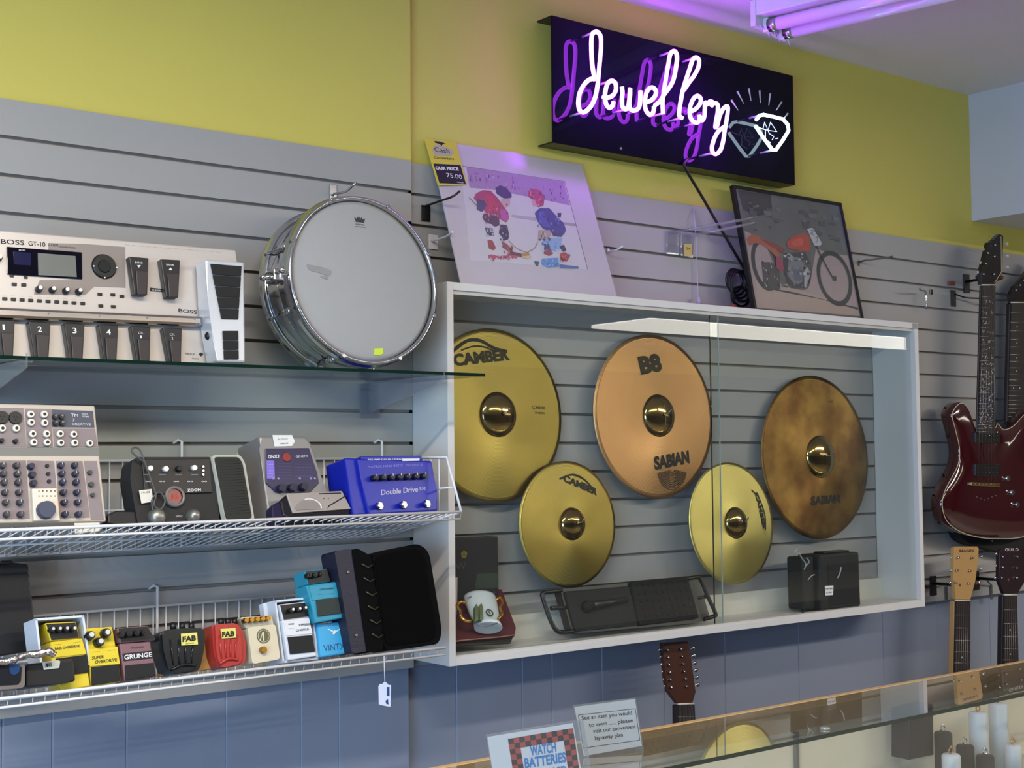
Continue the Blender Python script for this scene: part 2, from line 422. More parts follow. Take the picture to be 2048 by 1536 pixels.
# ================================================================== NEON SIGN
M_BLK = mat('glossy_black_acrylic', '0b0916', rough=.03, vary=.05, spec=.16)
M_BLK2 = mat('satin_black_metal', '0b0b0d', rough=.35, vary=.1)
def neon_sign():
    Yp = -.050; a = W(1102, 32, Yp); c = W(1108, 288, Yp); d = W(1588, 150, Yp)
    x0, x1, z0, z1 = 2.204, 3.158, 2.300, 2.641
    x0 = (a.x+c.x)/2; x1 = W(1588, 260, Yp).x; z1 = (a.z+d.z)/2; z0 = (c.z+W(1589, 368, Yp).z)/2
    fr = Fr(((x0+x1)/2, Yp, z0)); h = (x1-x0)/2; H = z1-z0
    t = thing('neon_sign', 'black wall sign with glowing neon script and diamond on the yellow wall', 'neon sign', fr)
    b = B(fr, M_BLK); b.box(-h, h, 0, .006, 0, H, .001); b.obj('face_panel', t)
    b = B(fr, M_BLK2); b.box(-h, h, .006, .062, H-.004, H); b.box(-h, h, .006, .062, 0, .004)
    b.box(h-.004, h, .006, .03, .004, H-.004); b.obj('housing', t, 'open-ended black channel')
    ft = Fr((fr.O.x, Yp-.052, z0))
    def tr(reg, s, pts): return [ft.uv(reg[0]+s*x, reg[1]+s*y) for x, y in pts]
    A = (1100, 60); sA = .1693; C = (1280, 80); sC = .16931
    M_N = mat('purple_neon_glass', 'ffffff', rough=.3, emit='ffffff', estr=1.0)
    p = M_N.node_tree.nodes['Principled BSDF']; p.inputs['Emission Color'].default_value = (.45, .045, 1.0, 1); p.inputs['Emission Strength'].default_value = 24
    M_W = mat('white_neon_glass', 'ffffff', rough=.3, emit='ffffff', estr=1.0)
    p = M_W.node_tree.nodes['Principled BSDF']; p.inputs['Emission Color'].default_value = (.62, .85, 1.0, 1); p.inputs['Emission Strength'].default_value = 12
    let = [('A', [(515, 572), (460, 590), (400, 650), (350, 750), (335, 860), (350, 945), (390, 972), (430, 955), (490, 890), (535, 790), (560, 660), (575, 520), (590, 350), (603, 200), (600, 90), (575, 35), (535, 22), (500, 50), (488, 130), (490, 280), (500, 420), (522, 545), (535, 600)]),
      ('A', [(628, 790), (680, 800), (745, 770), (780, 700), (770, 625), (725, 600), (680, 635), (655, 720), (650, 810), (668, 885), (705, 920), (740, 890), (750, 850)]),
      ('A', [(850, 672), (856, 740), (850, 820), (855, 900), (885, 935), (920, 920), (935, 840), (945, 760), (945, 690), (940, 790), (935, 880), (955, 940), (1000, 952), (1050, 915), (1065, 830), (1068, 720)]),
      ('A', [(1130, 720), (1160, 690)][:0] + [(1125, 850), (1180, 840), (1235, 790), (1252, 730), (1225, 685), (1180, 685), (1145, 730), (1125, 810), (1122, 900), (1145, 970), (1185, 1000), (1220, 970), (1228, 905)]),
      ('A', [(1240, 890), (1300, 840), (1350, 760), (1410, 680), (1460, 580), (1490, 430), (1500, 320), (1485, 262), (1455, 250), (1420, 290), (1395, 420), (1370, 570), (1345, 720), (1330, 850), (1335, 990)]),
      ('C', [(520, 590), (580, 500), (640, 420), (690, 320), (697, 240), (662, 205), (622, 235), (590, 330), (550, 450), (510, 580), (485, 700), (465, 830), (465, 895), (500, 922)]),
      ('C', [(590, 845), (650, 820), (705, 760), (718, 700), (690, 662), (650, 672), (612, 730), (588, 820), (592, 900), (625, 960), (680, 975), (705, 935), (700, 885)]),
      ('C', [(700, 895), (735, 950), (760, 900), (765, 820), (770, 740), (795, 760), (825, 725), (860, 740), (845, 780)]),
      ('C', [(860, 745), (915, 760), (918, 850), (900, 950), (890, 1030), (912, 1010), (940, 900), (985, 810), (1030, 785), (1038, 830), (1022, 950), (1002, 1060), (985, 1180), (955, 1290), (905, 1345), (862, 1330), (850, 1265), (880, 1160), (930, 1075), (1005, 1020)])]
    L = len(let)
    for reg, pts in let:
        q = tr(A if reg == 'A' else C, sA if reg == 'A' else sC, pts)
        b = B(fr, M_N); path = smooth_path([(u, -.052, v) for u, v in q], 6); b.tube(path, .0056, 10)
        b.obj('letter_tube', t, 'glowing purple-white script tube')
    # blacked-out returns and stand-offs that carry the tubes
    mat('clear_glass_standoff', 'b8a8d8', rough=.1, spec=.8)
    for reg, x, y in (('A', 535, 22), ('A', 390, 972), ('A', 1455, 250), ('A', 1335, 985), ('A', 720, 600), ('A', 900, 935), ('C', 662, 205), ('C', 490, 920), ('C', 862, 1335), ('C', 690, 975), ('C', 1450, 880), ('C', 1580, 1300)):
        u, v = tr(A if reg == 'A' else C, sA, [(x, y)])[0]; b = B(fr, mat('clear_glass_standoff', 'b8a8d8')); b.cyl((u, -.047, v), (u, 0, v), .0032, seg=8); b.obj('standoff', t)
    b = B(fr, M_W); q = tr(C, sC, [(1372, 945), (1410, 893), (1460, 882), (1570, 905), (1690, 935), (1745, 1000), (1755, 1070), (1690, 1180), (1605, 1298), (1565, 1298), (1490, 1200), (1420, 1100), (1362, 1015)])
    b.tube([(u, -.052, v) for u, v in q], .0048, 10); b.obj('diamond_tube', t, 'glowing white diamond outline')
    M_WT = mat('dim_white_neon_glass', 'dfe6ff', rough=.3, emit='c8d8ff', estr=.55)
    b = B(fr, M_WT)
    for pl in ([(1385, 1010), (1450, 1040), (1530, 1062), (1635, 1078), (1560, 968), (1530, 1062), (1490, 968), (1470, 1050)], [(1530, 1062), (1545, 1100), (1600, 1135), (1580, 1175)], [(1620, 1160), (1650, 1155)], [(1500, 1060), (1500, 1170), (1560, 1210)]):
        b.tube([(u, -.046, v) for u, v in tr(C, sC, pl)], .0013, 6)
    b.obj('facet_tube', t)
    for (xa, ya, xb, yb) in ((1080, 710, 1160, 832), (1150, 608, 1226, 752), (1285, 572, 1312, 718), (1413, 598, 1421, 745), (1538, 635, 1521, 770), (1672, 735, 1608, 832), (1745, 868, 1704, 920)):
        (u0, v0), (u1, v1) = tr(C, sC, [(xa, ya), (xb, yb)])
        b = B(fr, mat('frosted_ray_glass', 'b9b9bd', rough=.5, emit='9a98a0', estr=.22)); b.cyl((u0, -.052, v0), (u1, -.052, v1), .0028, .0009, 8); b.obj('ray_tube', t)
    # screw head in the lower edge of the panel
    b = B(fr, mat('chrome', 'c8c8cc', rough=.12, metal=1)); u, v = fr.uv(1242, 297, -.002); b.cyl((u, -.003, v), (u, 0, v), .004, seg=12); b.obj('screw', t)
    return t
SIGN = neon_sign()
CH = mat('chrome', 'c8c8cc', rough=.12, metal=1)
# its black power cord, down to a coil behind the motorcycle picture
b = B(ID, mat('black_cord_rubber', '08080b', rough=.45))
pts = [(1392, 338, -.03), (1372, 318, -.10)][:0] + [(1375, 318, -.05), (1368, 330, -.06), (1378, 350, -.05), (1405, 395, -.035), (1432, 442, -.035), (1447, 467, -.035), (1478, 520, -.03), (1500, 556, -.03)]
b.tube(smooth_path([W(*p) for p in pts], 6), .0042, 8)
cc = W(1476, 560, -.05)
for k in range(4):
    r = .033+.004*k; dx = .004*k
    b.tube([(cc.x+dx+r*math.cos(a), -.035-.006*k, cc.z-.006*k+r*math.sin(a)) for a in [2*math.pi*i/28 for i in range(28)]], .0038, 8, closed=True)
for k in range(2):
    r = .036; b.tube([(cc.x+.028+r*math.cos(a), -.03-.006*k, cc.z-.045+r*.8*math.sin(a)) for a in [2*math.pi*i/28 for i in range(28)]], .003, 8, closed=True)
o_ = b.obj('power_cord'); o_.parent = SIGN; o_.matrix_parent_inverse = SIGN.matrix_world.inverted()
# ================================================================== LEFT SHELVES
M_WIRE = mat('white_coated_wire', 'd9dade', rough=.35, vary=.02)
M_GL = glass('shelf_glass', 'f2fbf7', refl=1.0)
M_EDGE = mat('green_glass_edge', '0d2620', rough=.08, vary=.1, spec=.9)
M_ACR = glass('clear_acrylic', 'e6e8ee', refl=1.6, haze=.22)

def wire_shelf(x0, x1, yf, zf, drop, zt, hooks, label, end=True):
    fr = Fr((x0, yf, zf)); t = thing('wire_shelf', label, 'shelf', fr, 'white wire shelves on the slatwall')
    Lx = x1-x0; D = -yf-.030; zb = -drop; zt = zt-zf
    b = B(fr, M_WIRE); b.tube([(0, 0, 0), (Lx, 0, 0)], .0032); b.tube([(0, .004, -.016), (Lx, .004, -.016)], .0025)
    b.tube([(0, D*.5, zb*.5-.003), (Lx, D*.5, zb*.5-.003)], .0020)
    b.tube([(0, D, zb), (Lx, D, zb)], .0028)
    n = int(Lx/.0215)
    for i in range(n+1):
        x = Lx-i*.0215; b.tube([(x, .004, -.016), (x, 0, .0), (x, D, zb), (x, D, zb+.01)], .0014, 6)
    b.obj('wire_deck', t)
    b = B(fr, M_WIRE); b.tube([(0, D, zt), (Lx, D, zt)], .0028); b.tube([(0, D, (zt+zb)*.5-.01), (Lx, D, (zt+zb)*.5-.01)], .002)
    n = int(Lx/.028)
    for i in range(n+1): x = Lx-i*.028; b.tube([(x, D, zb), (x, D, zt)], .0015, 6)
    b.obj('back_grid', t)
    for hx in hooks:
        b = B(fr, M_WIRE); zh = zt+.040; b.tube([(hx-x0, D-.004, zb), (hx-x0, D-.004, zh), (hx-x0-.003, D+.006, zh+.003), (hx-x0-.012, D+.012, zh-.004)], .003); b.obj('hook', t)
    if not end: return t
    b = B(fr, M_WIRE); b.tube([(Lx, 0, 0), (Lx, .052, zt), (Lx, D, zt)], .003); b.tube([(Lx, .03, (zt)*.45), (Lx, D, zt*.45-.02)], .002); b.tube([(Lx, 0, 0), (Lx, D, zb)], .003)
    for k in range(1, 8): y = .052+(D-.052)*k/8; b.tube([(Lx, y, zb*y/D), (Lx, y, zt)], .0014, 6)
    b.obj('end_frame', t)
    return t
S1Y, S1Z, S2Y, S2Z = -.33, 1.387, -.33, 1.098
wire_shelf(.10, 1.738, S1Y, S1Z, .065, 1.505, [1.222, 1.754-.03, .45], 'upper white wire shelf holding the mixer and larger effects units')
wire_shelf(.10, 1.694, S2Y, S2Z, .050, 1.201, [1.169, .5], 'lower white wire shelf holding the row of small effects pedals', False)

# glass shelf and its acrylic brackets
gz = 1.6845
fr = Fr((.1, -.33, gz)); t = thing('glass_shelf', 'clear glass shelf on clear brackets above the upper wire shelf', 'shelf', fr)
b = B(fr, M_GL); b.box(0, 1.806-.1, .0008, .300, 0, .0065); b.obj('glass_pane', t)
b = B(fr, M_EDGE); b.box(0, 1.806-.1, 0, .0008, 0, .0065); b.box(1.806-.1, 1.8068-.1, 0, .3, 0, .0065); b.obj('polished_edge', t, 'dark green front and end edge')
def bracket(x, label):
    fr = Fr((x, -.0225, gz)); t = thing('shelf_bracket', label, 'bracket', fr, 'clear brackets under the glass shelf')
    b = B(fr, M_ACR)
    # side web: tapering triangle lying in the y-z plane
    def web(dx):
        pr = [(-.0, -.002), (-.300, -.002), (-.305, .012), (-.309, .012), (-.309, -.014), (0, -.075)]
        a = [b.bm.verts.new((dx, y, z)) for y, z in pr]; c = [b.bm.verts.new((dx+.003, y, z)) for y, z in pr]; n = len(pr)
        b._fin([b.bm.faces.new(a), b.bm.faces.new(list(reversed(c)))]+[b.bm.faces.new([a[(i+1) % n], a[i], c[i], c[(i+1) % n]]) for i in range(n)])
    web(-.001); b.box(-.010, .012, -.305, -.002, -.0045, -.0012); b.obj('arm', t)
    b = B(fr, M_ACR); b.box(-.024, .03, -.004, 0.0, -.085, -.006, .0008); b.box(-.020, .026, 0, .008, -.022, -.016); b.obj('wall_plate', t)
bracket(1.694, 'clear acrylic bracket under the glass shelf below the drum')
bracket(.795, 'clear acrylic bracket under the glass shelf below the silver floor unit')

# ================================================================== DRUM
def drum():
    fr = at(744, 739, -.252, 9, 0); fr = Fr((fr.O.x, fr.O.y, gz+.0225), 7.5, 0)
    t = thing('snare_drum', 'chrome snare drum standing on edge on the glass shelf, white head forward', 'drum', fr)
    Rr = .1885; cz = Rr
    D = .118
    b = B(fr, CH)
    b.lathe([(Rr-.006, .016), (Rr-.006, .030), (Rr-.009, .034), (Rr-.009, D*.5-.006), (Rr-.006, D*.5), (Rr-.009, D*.5+.006), (Rr-.009, D-.02), (Rr-.006, D-.016), (Rr-.006, D)], (0, 0, cz), seg=96)
    b.obj('shell', t)
    for y0, nm in ((-.002, 'front_hoop'), (D-.012, 'rear_hoop')):
        b = B(fr, CH); b.lathe([(Rr-.009, y0+.018), (Rr-.009, y0+.003), (Rr-.007, y0), (Rr-.001, y0), (Rr, y0+.003), (Rr-.001, y0+.016), (Rr+.004, y0+.018), (Rr+.004, y0+.021), (Rr-.008, y0+.021)], (0, 0, cz), seg=96); b.obj(nm, t)
    b = B(fr, mat('coated_drum_head', 'a09f9e', rough=.75, vary=.02, scale=30, bump=.2, bscale=400))
    b.lathe([(0, .006), (Rr-.02, .0062), (Rr-.010, .009), (Rr-.009, .014)], (0, 0, cz), seg=96)
    hd = b.obj('drum_head', t, 'coated white batter head')
    b = B(fr, mat('rear_drum_head', 'b7b4ad', rough=.4, vary=.02)); b.lathe([(0, D+.001), (Rr-.010, D+.001)], (0, 0, cz), seg=64); b.obj('rear_head', t)
    b = B(fr, mat('dark_print_ink', '33333a', rough=.6))
    u, v = fr.uv(720, 441, .005); w = .0125; b.prism([(u-w*.85, v-.004), (u+w*.85, v-.004), (u+w*1.1, v+.0065), (u+w*.6, v+.003), (u+w*.42, v+.0085), (u+w*.15, v+.0035), (u, v+.0095), (u-w*.15, v+.0035), (u-w*.42, v+.0085), (u-w*.6, v+.003), (u-w*1.1, v+.0065)], .0052, .0058)
    b.text('REMO', u-.011, v-.011, .0035, .0055, .022); b.text('WEATHER KING', u-.014, v-.0155, .0022, .0055, .028)
    b.obj('crown_print', hd)
    b = B(fr, mat('yellow_green_sticker', 'c9de3c', rough=.7)); b.P([(749, 697), (766, 696), (767, 707), (759, 711), (748, 710)], .0045, .0058); b.obj('price_sticker', hd)
    b = B(fr, mat('grey_smudge', '8f8e8c', rough=.8)); b.P([(612, 528), (640, 533), (664, 541), (660, 553), (640, 546), (618, 540)], .0050, .0060, rnd=.006); b.P([(640, 551), (656, 553), (656, 559), (644, 556)], .0050, .0060, rnd=.003); b.obj('smudge', hd)
    for k in range(8):
        an = math.radians(22.5+45*k); c, s_ = math.cos(an), math.sin(an); q = Rr-.002
        b = B(fr, CH)
        for r_, y0, y1 in ((.0028, .0, D),): b.cyl((q*c, y0, cz+q*s_), (q*c, y1, cz+q*s_), r_, seg=8)
        b.cyl((q*c, -.006, cz+q*s_), (q*c, .012, cz+q*s_), .0042, seg=8)
        b.cyl((q*c, D-.012, cz+q*s_), (q*c, D+.005, cz+q*s_), .0042, seg=8)
        q2 = Rr-.004; b.cyl((q2*c, .040, cz+q2*s_), (q2*c, .078, cz+q2*s_), .0075, seg=12); b.sph((q2*c, .040, cz+q2*s_), .0075); b.sph((q2*c, .078, cz+q2*s_), .0075)
        b.obj('tension_lug', t)
    b = B(fr, CH); a = math.pi*1.0; q = Rr; cx = -q
    b.box(cx-.024, cx+.004, .02, .06, cz-.012, cz+.014, .003); b.cyl((cx-.018, .0, cz+.004), (cx-.018, .045, cz+.004), .0045); b.sph((cx-.018, -.004, cz+.004), .0075)
    b.cyl((cx-.040, .035, cz-.004), (cx-.012, .035, cz), .0055); b.sph((cx-.042, .035, cz-.004), .008); b.obj('strainer', t)
drum()

# ================================================================== helper for effects devices
INK = mat('black_print', '151518', rough=.6); WINK = mat('white_print', 'e2e2e4', rough=.6)
M_RUB = mat('black_rubber', '141414', rough=.75, bump=.3, bscale=300)
M_PLK = mat('black_plastic', '101012', rough=.4)
M_DKM = mat('black_painted_metal', '17171a', rough=.4)

# --- large silver floor unit on the glass shelf
def floor_unit():
    fr = Fr((W(0, 718, -.235).x, -.235, gz+.0140), 8, 0)
    t = thing('multi_effects_board', 'long silver guitar floor unit with black footswitches leaning on the glass shelf', 'effects unit', fr)
    b = B(fr, mat('silver_painted_metal', 'c6bcb4', rough=.38, metal=.25, vary=.02))
    b.P([(-60, 455), (472, 500), (474, 525), (470, 729), (0, 720), (-62, 719)], 0, .05, .003); body = b.obj('body', t)
    b = B(fr, mat('taupe_panel', '8c817b', rough=.4, metal=.2))
    b.P([(97, 486), (170, 488), (250, 494), (251, 575), (189, 572), (172, 588), (68, 588), (80, 560), (160, 560), (165, 505), (97, 499)], -.0012, 0); b.obj('panel_plate', t)
    b = B(fr, M_BLK); b.P([(14, 493), (164, 505), (165, 558), (15, 548)], -.004, 0, .001); lc = b.obj('display_window', t)
    b = B(fr, mat('lcd_grey', '6b6c66', rough=.25)); b.P([(76, 506), (151, 512), (153.6, 554), (77, 550)], -.0052, -.004); b.obj('lcd_screen', lc)
    b = B(fr, mat('navy_glass', '15123a', rough=.1)); b.P([(27, 503), (62, 506), (62, 531), (28, 529)], -.0048, -.004); b.m(WINK).T('BOSS', (38, 501.5), (51, 502.5), 3, -.0046); b.obj('led_window', lc)
    b = B(fr, M_PLK); b.K(210, 532, .0255, -.006, 0, .022, 40); b.m(M_RUB).K(210, 532, .013, -.009, -.006, seg=24)
    b.m(WINK)
    for x, y in ((188, 532), (234, 535), (210, 555)): b.K(x, y, .0016, -.0075, -.006)
    b.obj('value_dial', t)
    for x, y in ((81, 576), (108, 577.5), (135, 579.5), (161, 581), (0, 514)):
        b = B(fr, M_PLK); b.K(x, y, .0068, -.013, 0, .0052); b.m(mat('silver_cap', 'd8d6d4', rough=.3, metal=.5)); u, v = fr.uv(x, y-1, -.013); b.knob(u, v, .0042, -.0145, -.013, .0036); b.obj('knob', t)
    bt = [(9+17.3*i, 598+.93*i*1.1) for i in range(10)] + [(199, 589), (225, 590), (243, 593), (201, 612), (226, 613.5), (28, 569), (47, 570)]
    for x, y in bt: b = B(fr, M_PLK); u, v = fr.uv(x, y, 0); b.box(u-.0045, u+.0045, -.003, 0, v-.0028, v+.0028, .0006); b.obj('button', t)
    for x, y in ((23, 552), (51, 555)): b = B(fr, M_PLK); u, v = fr.uv(x, y, 0); b.box(u-.0035, u+.0035, -.002, 0, v-.0022, v+.0022); b.obj('button', t)
    M_FS = mat('charcoal_pedal_plastic', '1d1b1d', rough=.38); M_FI = mat('brown_black_pedal_pad', '332b2b', rough=.45)
    sw = [((258, 512.7), (297.6, 516), (295, 590), (269, 589)), ((321, 518), (360.6, 520), (357, 595), (332.6, 594)),
          ((-12, 639), (30, 640.4), (26.7, 712), (2, 712)), ((57, 642), (101.6, 645), (97.7, 715.5), (68.6, 714.5)), ((128, 646), (169.6, 647), (166, 718), (139, 717.6)),
          ((197, 648.5), (237, 650.5), (233.6, 721), (208, 720)), ((262, 651.6), (301.6, 653.6), (299.6, 723.4), (274, 722.7)), ((325.5, 655), (364, 656.6), (362.6, 725), (339, 724))]
    nums = ['BANK', 'BANK', '1', '2', '3', '4', 'CTL1', 'CTL2']
    for q, nm in zip(sw, nums):
        b = B(fr, M_FS); b.P(list(q), -.018, 0, .0018); (a, c, d, e) = q
        lp = lambda p, r, s_: (p[0]+(r[0]-p[0])*s_, p[1]+(r[1]-p[1])*s_)
        tl = lp(a, e, .35); tr_ = lp(c, d, .35); b.m(M_FI).P([lp(tl, tr_, .28), lp(tl, tr_, .98), lp(d, e, .05), lp(e, d, .25)], -.022, -.018, .0015)
        b.m(WINK); cx, cy = (a[0]+c[0])/2, (a[1]+c[1])/2
        if nm == 'BANK':
            b.T(nm, (cx-8, cy+12), (cx+8, cy+13), 3.5, -.0188); up_ = q[0][0] > 300; b.P([(cx-3, cy+(21 if up_ else 16)), (cx+4, cy+(21 if up_ else 16)), (cx, cy+(16 if up_ else 21))], -.019, -.018)
        elif len(nm) == 1: b.T(nm, (cx-3.5, cy+20), (cx+(1 if nm == '1' else 5), cy+20), 11, -.0188, bold=.01)
        else: b.T(nm[:3], (cx-5, cy+15), (cx+5, cy+15.4), 4, -.0188); b.T(nm[3], (cx-1, cy+24), (cx+2, cy+24), 6, -.0188)
        b.obj('footswitch', t)
    b = B(fr, M_PLK); b.P([(300, 575), (325, 578), (325, 584), (300, 582)], -.001, 0); b.m(WINK).T('TUNER', (303, 581), (322, 583), 3, -.0014); b.obj('tuner_label', t)
    b = B(fr, mat('brushed_steel', 'b9b0a8', rough=.22, metal=1)); y = .0
    pa = [fr.uv(-40, 612), fr.uv(406, 633), fr.uv(406, 652), fr.uv(-40, 634)]
    b.P([(-50, 611), (406, 632), (406, 652), (-50, 634)], -.020, 0, .006); b.m(CH)
    for x in (98, 200, 296, 390): b.K(x, 622+x*.045-(2 if x > 300 else 0), .0018, -.0215, -.019)
    b.obj('guard_rail', t)
    for tx in (('BOSS', (2, 487), (49, 490), 9), ('GT-10', (57, 491), (91, 493.5), 9), ('BOSS', (357, 624), (394, 628), 7)):
        b = B(fr, INK); b.T(*tx, -.0006, bold=.012); b.obj('lettering', body)
    b = B(fr, INK); b.T('COSM', (97, 491.5), (116, 493), 5, -.0018); b.T('GUITAR EFFECTS PROCESSOR', (119, 494.5), (152, 497), 2.4, -.0018)
    b.obj('lettering', body); b = B(fr, INK); b.T('MADE BY', (371, 709), (391, 710.5), 4, -.0006); b.P([(397, 708), (402, 705), (407, 708), (402, 713)], -.0006, 0); b.obj('maker_mark', body); b = B(fr, INK); b.T('ROLAND', (384, 718), (398, 719), 2.5, -.0006)
    for i in range(14): b.T('----', (250+14*i, 490+1.1*i), (259+14*i, 491+1.1*i), 2, -.0006)
    for i in range(10): b.T('---', (5+17.3*i, 591+i), (13+17.3*i, 591.5+i), 2, -.0006)
    b.obj('lettering', t)
    # treadle pedal
    b = B(fr, mat('light_silver_metal', 'c9ccd2', rough=.3, metal=.35)); b.P([(410, 518), (489, 524), (491, 725), (434, 724), (424, 664), (416, 600)], -.052, -.006, .004, yd=-.052); tp = b.obj('expression_pedal', t, 'silver treadle with black ribbed rubber')
    b = B(fr, M_RUB)
    for i in range(5):
        f0, f1 = i/5+.006, (i+1)/5-.006; la = lambda f: (421.5+(444-421.5)*f, 526.6+(638-526.6)*f); ra = lambda f: (483.7+(477-483.7)*f, 531.7+(639-531.7)*f)
        b.P([la(f0), ra(f0), ra(f1), la(f1)], -.0555, -.052, .0008)
    b.obj('rubber_pad', tp); b = B(fr, M_RUB)
    for i in range(3):
        f0, f1 = i/3+.01, (i+1)/3-.01; la = lambda f: (446+3*f, 661+58*f); ra = lambda f: (477+f, 661+58*f)
        b.P([la(f0), ra(f0), ra(f1), la(f1)], -.0555, -.052, .0008)
    b.obj('rubber_pad', tp)
    b = B(fr, M_PLK); u, v = fr.uv(418, 672, -.03); b.sph((u, -.03, v), .009); b.obj('pivot', t)
floor_unit()

# --- mixer
def mixer():
    fr = Fr((W(0, 1046, -.285).x, -.285, W(0, 1046, -.285).z+.001), 12, 0)
    t = thing('audio_mixer', 'compact beige mixer with rows of knobs and jacks on the upper wire shelf', 'mixer', fr)
    M_BG = mat('beige_grey_metal', 'c2b5a6', rough=.45, vary=.02); M_PN = mat('mauve_grey_panel', '87797a', rough=.5, vary=.03); M_P2 = mat('dark_slate_panel', '4b4d5a', rough=.5)
    b = B(fr, M_BG); b.P([(-45, 911), (199, 911), (213, 1043), (-45, 1047)], 0, .045, .003)
    b.P([(-45, 806), (190, 811), (198, 896), (-45, 897)], .012, .06, .003, yd=.012); b.m(mat('dark_step_metal', '77756f', rough=.5)); b.P([(-45, 895), (198, 895), (199, 914), (-45, 914)], .006, .05, yd=.006); b.obj('body', t)  # step between jack and knob panels in a darker grey
    b = B(fr, M_PN); b.P([(-40, 815), (47, 816), (53, 893), (-40, 894)], .0112, .012, yd=.011); b.P([(50, 817), (103, 818), (106, 894), (54, 894)], .0112, .012, yd=.011); b.P([(106, 857), (190, 857), (196, 893), (108, 893)], .0112, .012, yd=.011)
    b.P([(-40, 921), (52, 921), (60, 1037), (-40, 1039)], -.0008, 0); b.P([(55, 921), (108, 922), (113, 978), (60, 977)], -.0008, 0); b.P([(112, 922), (165, 922), (180, 1035), (120, 1036)], -.0008, 0); b.P([(168, 922), (194, 922), (208, 1040), (182, 1040)], -.0008, 0); b.obj('panel', t)
    b = B(fr, M_P2); b.P([(104, 819), (186, 822), (189, 855), (104, 854)], .0108, .012, yd=.011); b.m(WINK); b.T('TM', (142, 833), (156, 834), 6, .0102); b.T('XENYX', (163, 829), (176, 830), 3, .0102); b.T('502 802', (165, 834), (178, 835), 3, .0102); b.T('7', (145, 843), (150, 843), 6, .0102); b.T('CREATIVE', (144, 850), (182, 851), 4, .0102); b.obj('name_plate', t)
    for x, y in ((62, 828), (89, 828), (63, 844), (90, 845), (66, 867), (94, 867), (68, 884), (95, 884), (121, 867), (148, 868), (122, 885), (150, 885), (180, 886), (33, 856), (5, 856)):
        b = B(fr, mat('bright_nickel', 'd8d4cc', rough=.3, metal=.5)); b.K(x, y, .0074, .004, .012, .0062, 20); b.m(M_PLK); u, v = fr.uv(x+1, y, .003); b.knob(u, v, .0030, .0034, .004, .003, 12); b.obj('jack', t)
    for x, y in ((5, 834), (32, 835)):
        b = B(fr, M_PLK); b.K(x, y, .0125, .007, .012, .0115, 24); b.m(INK)
        for dx, dy in ((-3, -2), (3, -2), (0, 4)): b.K(x+dx, y+dy, .0013, .006, .007)
        b.obj('microphone_socket', t)
    for x, y in ((33, 881), (5, 880)):
        b = B(fr, M_PLK); b.K(x, y, .0048, .002, .012, .0035); b.obj('trim_knob', t)
    for x, y in ((112, 832), (125, 832), (113, 845), (126, 845)):
        b = B(fr, mat('dark_phono_socket', '2a2623', rough=.4)); b.K(x, y, .0055, .003, .012); b.m(CH).K(x+.5, y-1.5, .0028, .0, .003); b.obj('phono_socket', t)
    M_NAVY = mat('navy_knob', '23253d', rough=.45); M_GRK = mat('grey_knob', '3a363a', rough=.45)
    cols = ((8, 34), (36, 36)); rows = (929, 946, 963, 983, 1003, 1027)
    for ci, x0 in enumerate((8, 36, 125, 152)):
        for ri, y in enumerate(rows):
            x = x0+ri*1.6; b = B(fr, M_NAVY if ci > 1 else M_GRK); b.K(x, y, .0062, -.013, 0, .0048, 14); b.m(WINK); u, v = fr.uv(x, y, -.013); b.box(u-.0004, u+.0004, -.0134, -.013, v, v+.004); b.obj('knob', t)
    for ri, y in enumerate(rows[:3]):
        b = B(fr, M_NAVY); b.K(65+ri*2.4, y+2, .0066, -.013, 0, .005, 14); b.obj('knob', t)
    for x, y in ((95, 931), (97, 947), (99, 962)):
        b = B(fr, M_PLK); b.K(x, y, .0036, -.005, 0, .0032, 12); b.obj('button', t)
    b = B(fr, mat('pale_beige_module', 'ddd0be', rough=.45)); b.P([(64, 977), (114, 976), (121, 1041), (68, 1042)], -.012, 0, .002); b.m(INK)
    for i in range(5):
        for j in range(2): b.K(78+8*i, 982+10*j, .0012, -.0126, -.012)
    b.obj('output_module', t)
    b = B(fr, mat('slate_blue_knob', '3f4358', rough=.45)); b.K(95.5, 1018, .0165, -.026, -.012, .0150, 32); b.obj('main_level_knob', t)
    for x, y, r in ((181, 944, .0045), (184, 968, .0050), (187, 989, .0040)):
        b = B(fr, mat('dark_green_grey_knob', '3a443c', rough=.5)); b.K(x, y, r, -.008, 0); b.obj('fader_knob', t)
    b = B(fr, mat('cream_paper', 'd8d2c4', rough=.8)); b.P([(149, 1046), (199, 1045), (200, 1062), (150, 1067)], -.006, -.0055); b.m(INK); b.T('239.99', (154, 1057), (178, 1056), 4, -.0063); b.obj('price_label', t)
mixer()

# --- power adapter
fr = at(218, 1050, -.275, 12, 4); b = B(fr, M_PLK); b.P([(216, 1030), (233, 1021), (288, 1022), (292, 1048), (230, 1051), (216, 1047)], 0, .05, .003)
b.tube(smooth_path([(*fr.uv(288, 1030), 0)[:1]+(.01,)+(fr.uv(288, 1030)[1],), (fr.uv(292, 1018)[0], .02, fr.uv(292, 1018)[1]), (fr.uv(300, 1040)[0], .02, fr.uv(300, 1040)[1])], 5), .0022)
tag(b.obj('power_adapter'), 'small black power adapter block between the mixer and the black effects unit', 'adapter')

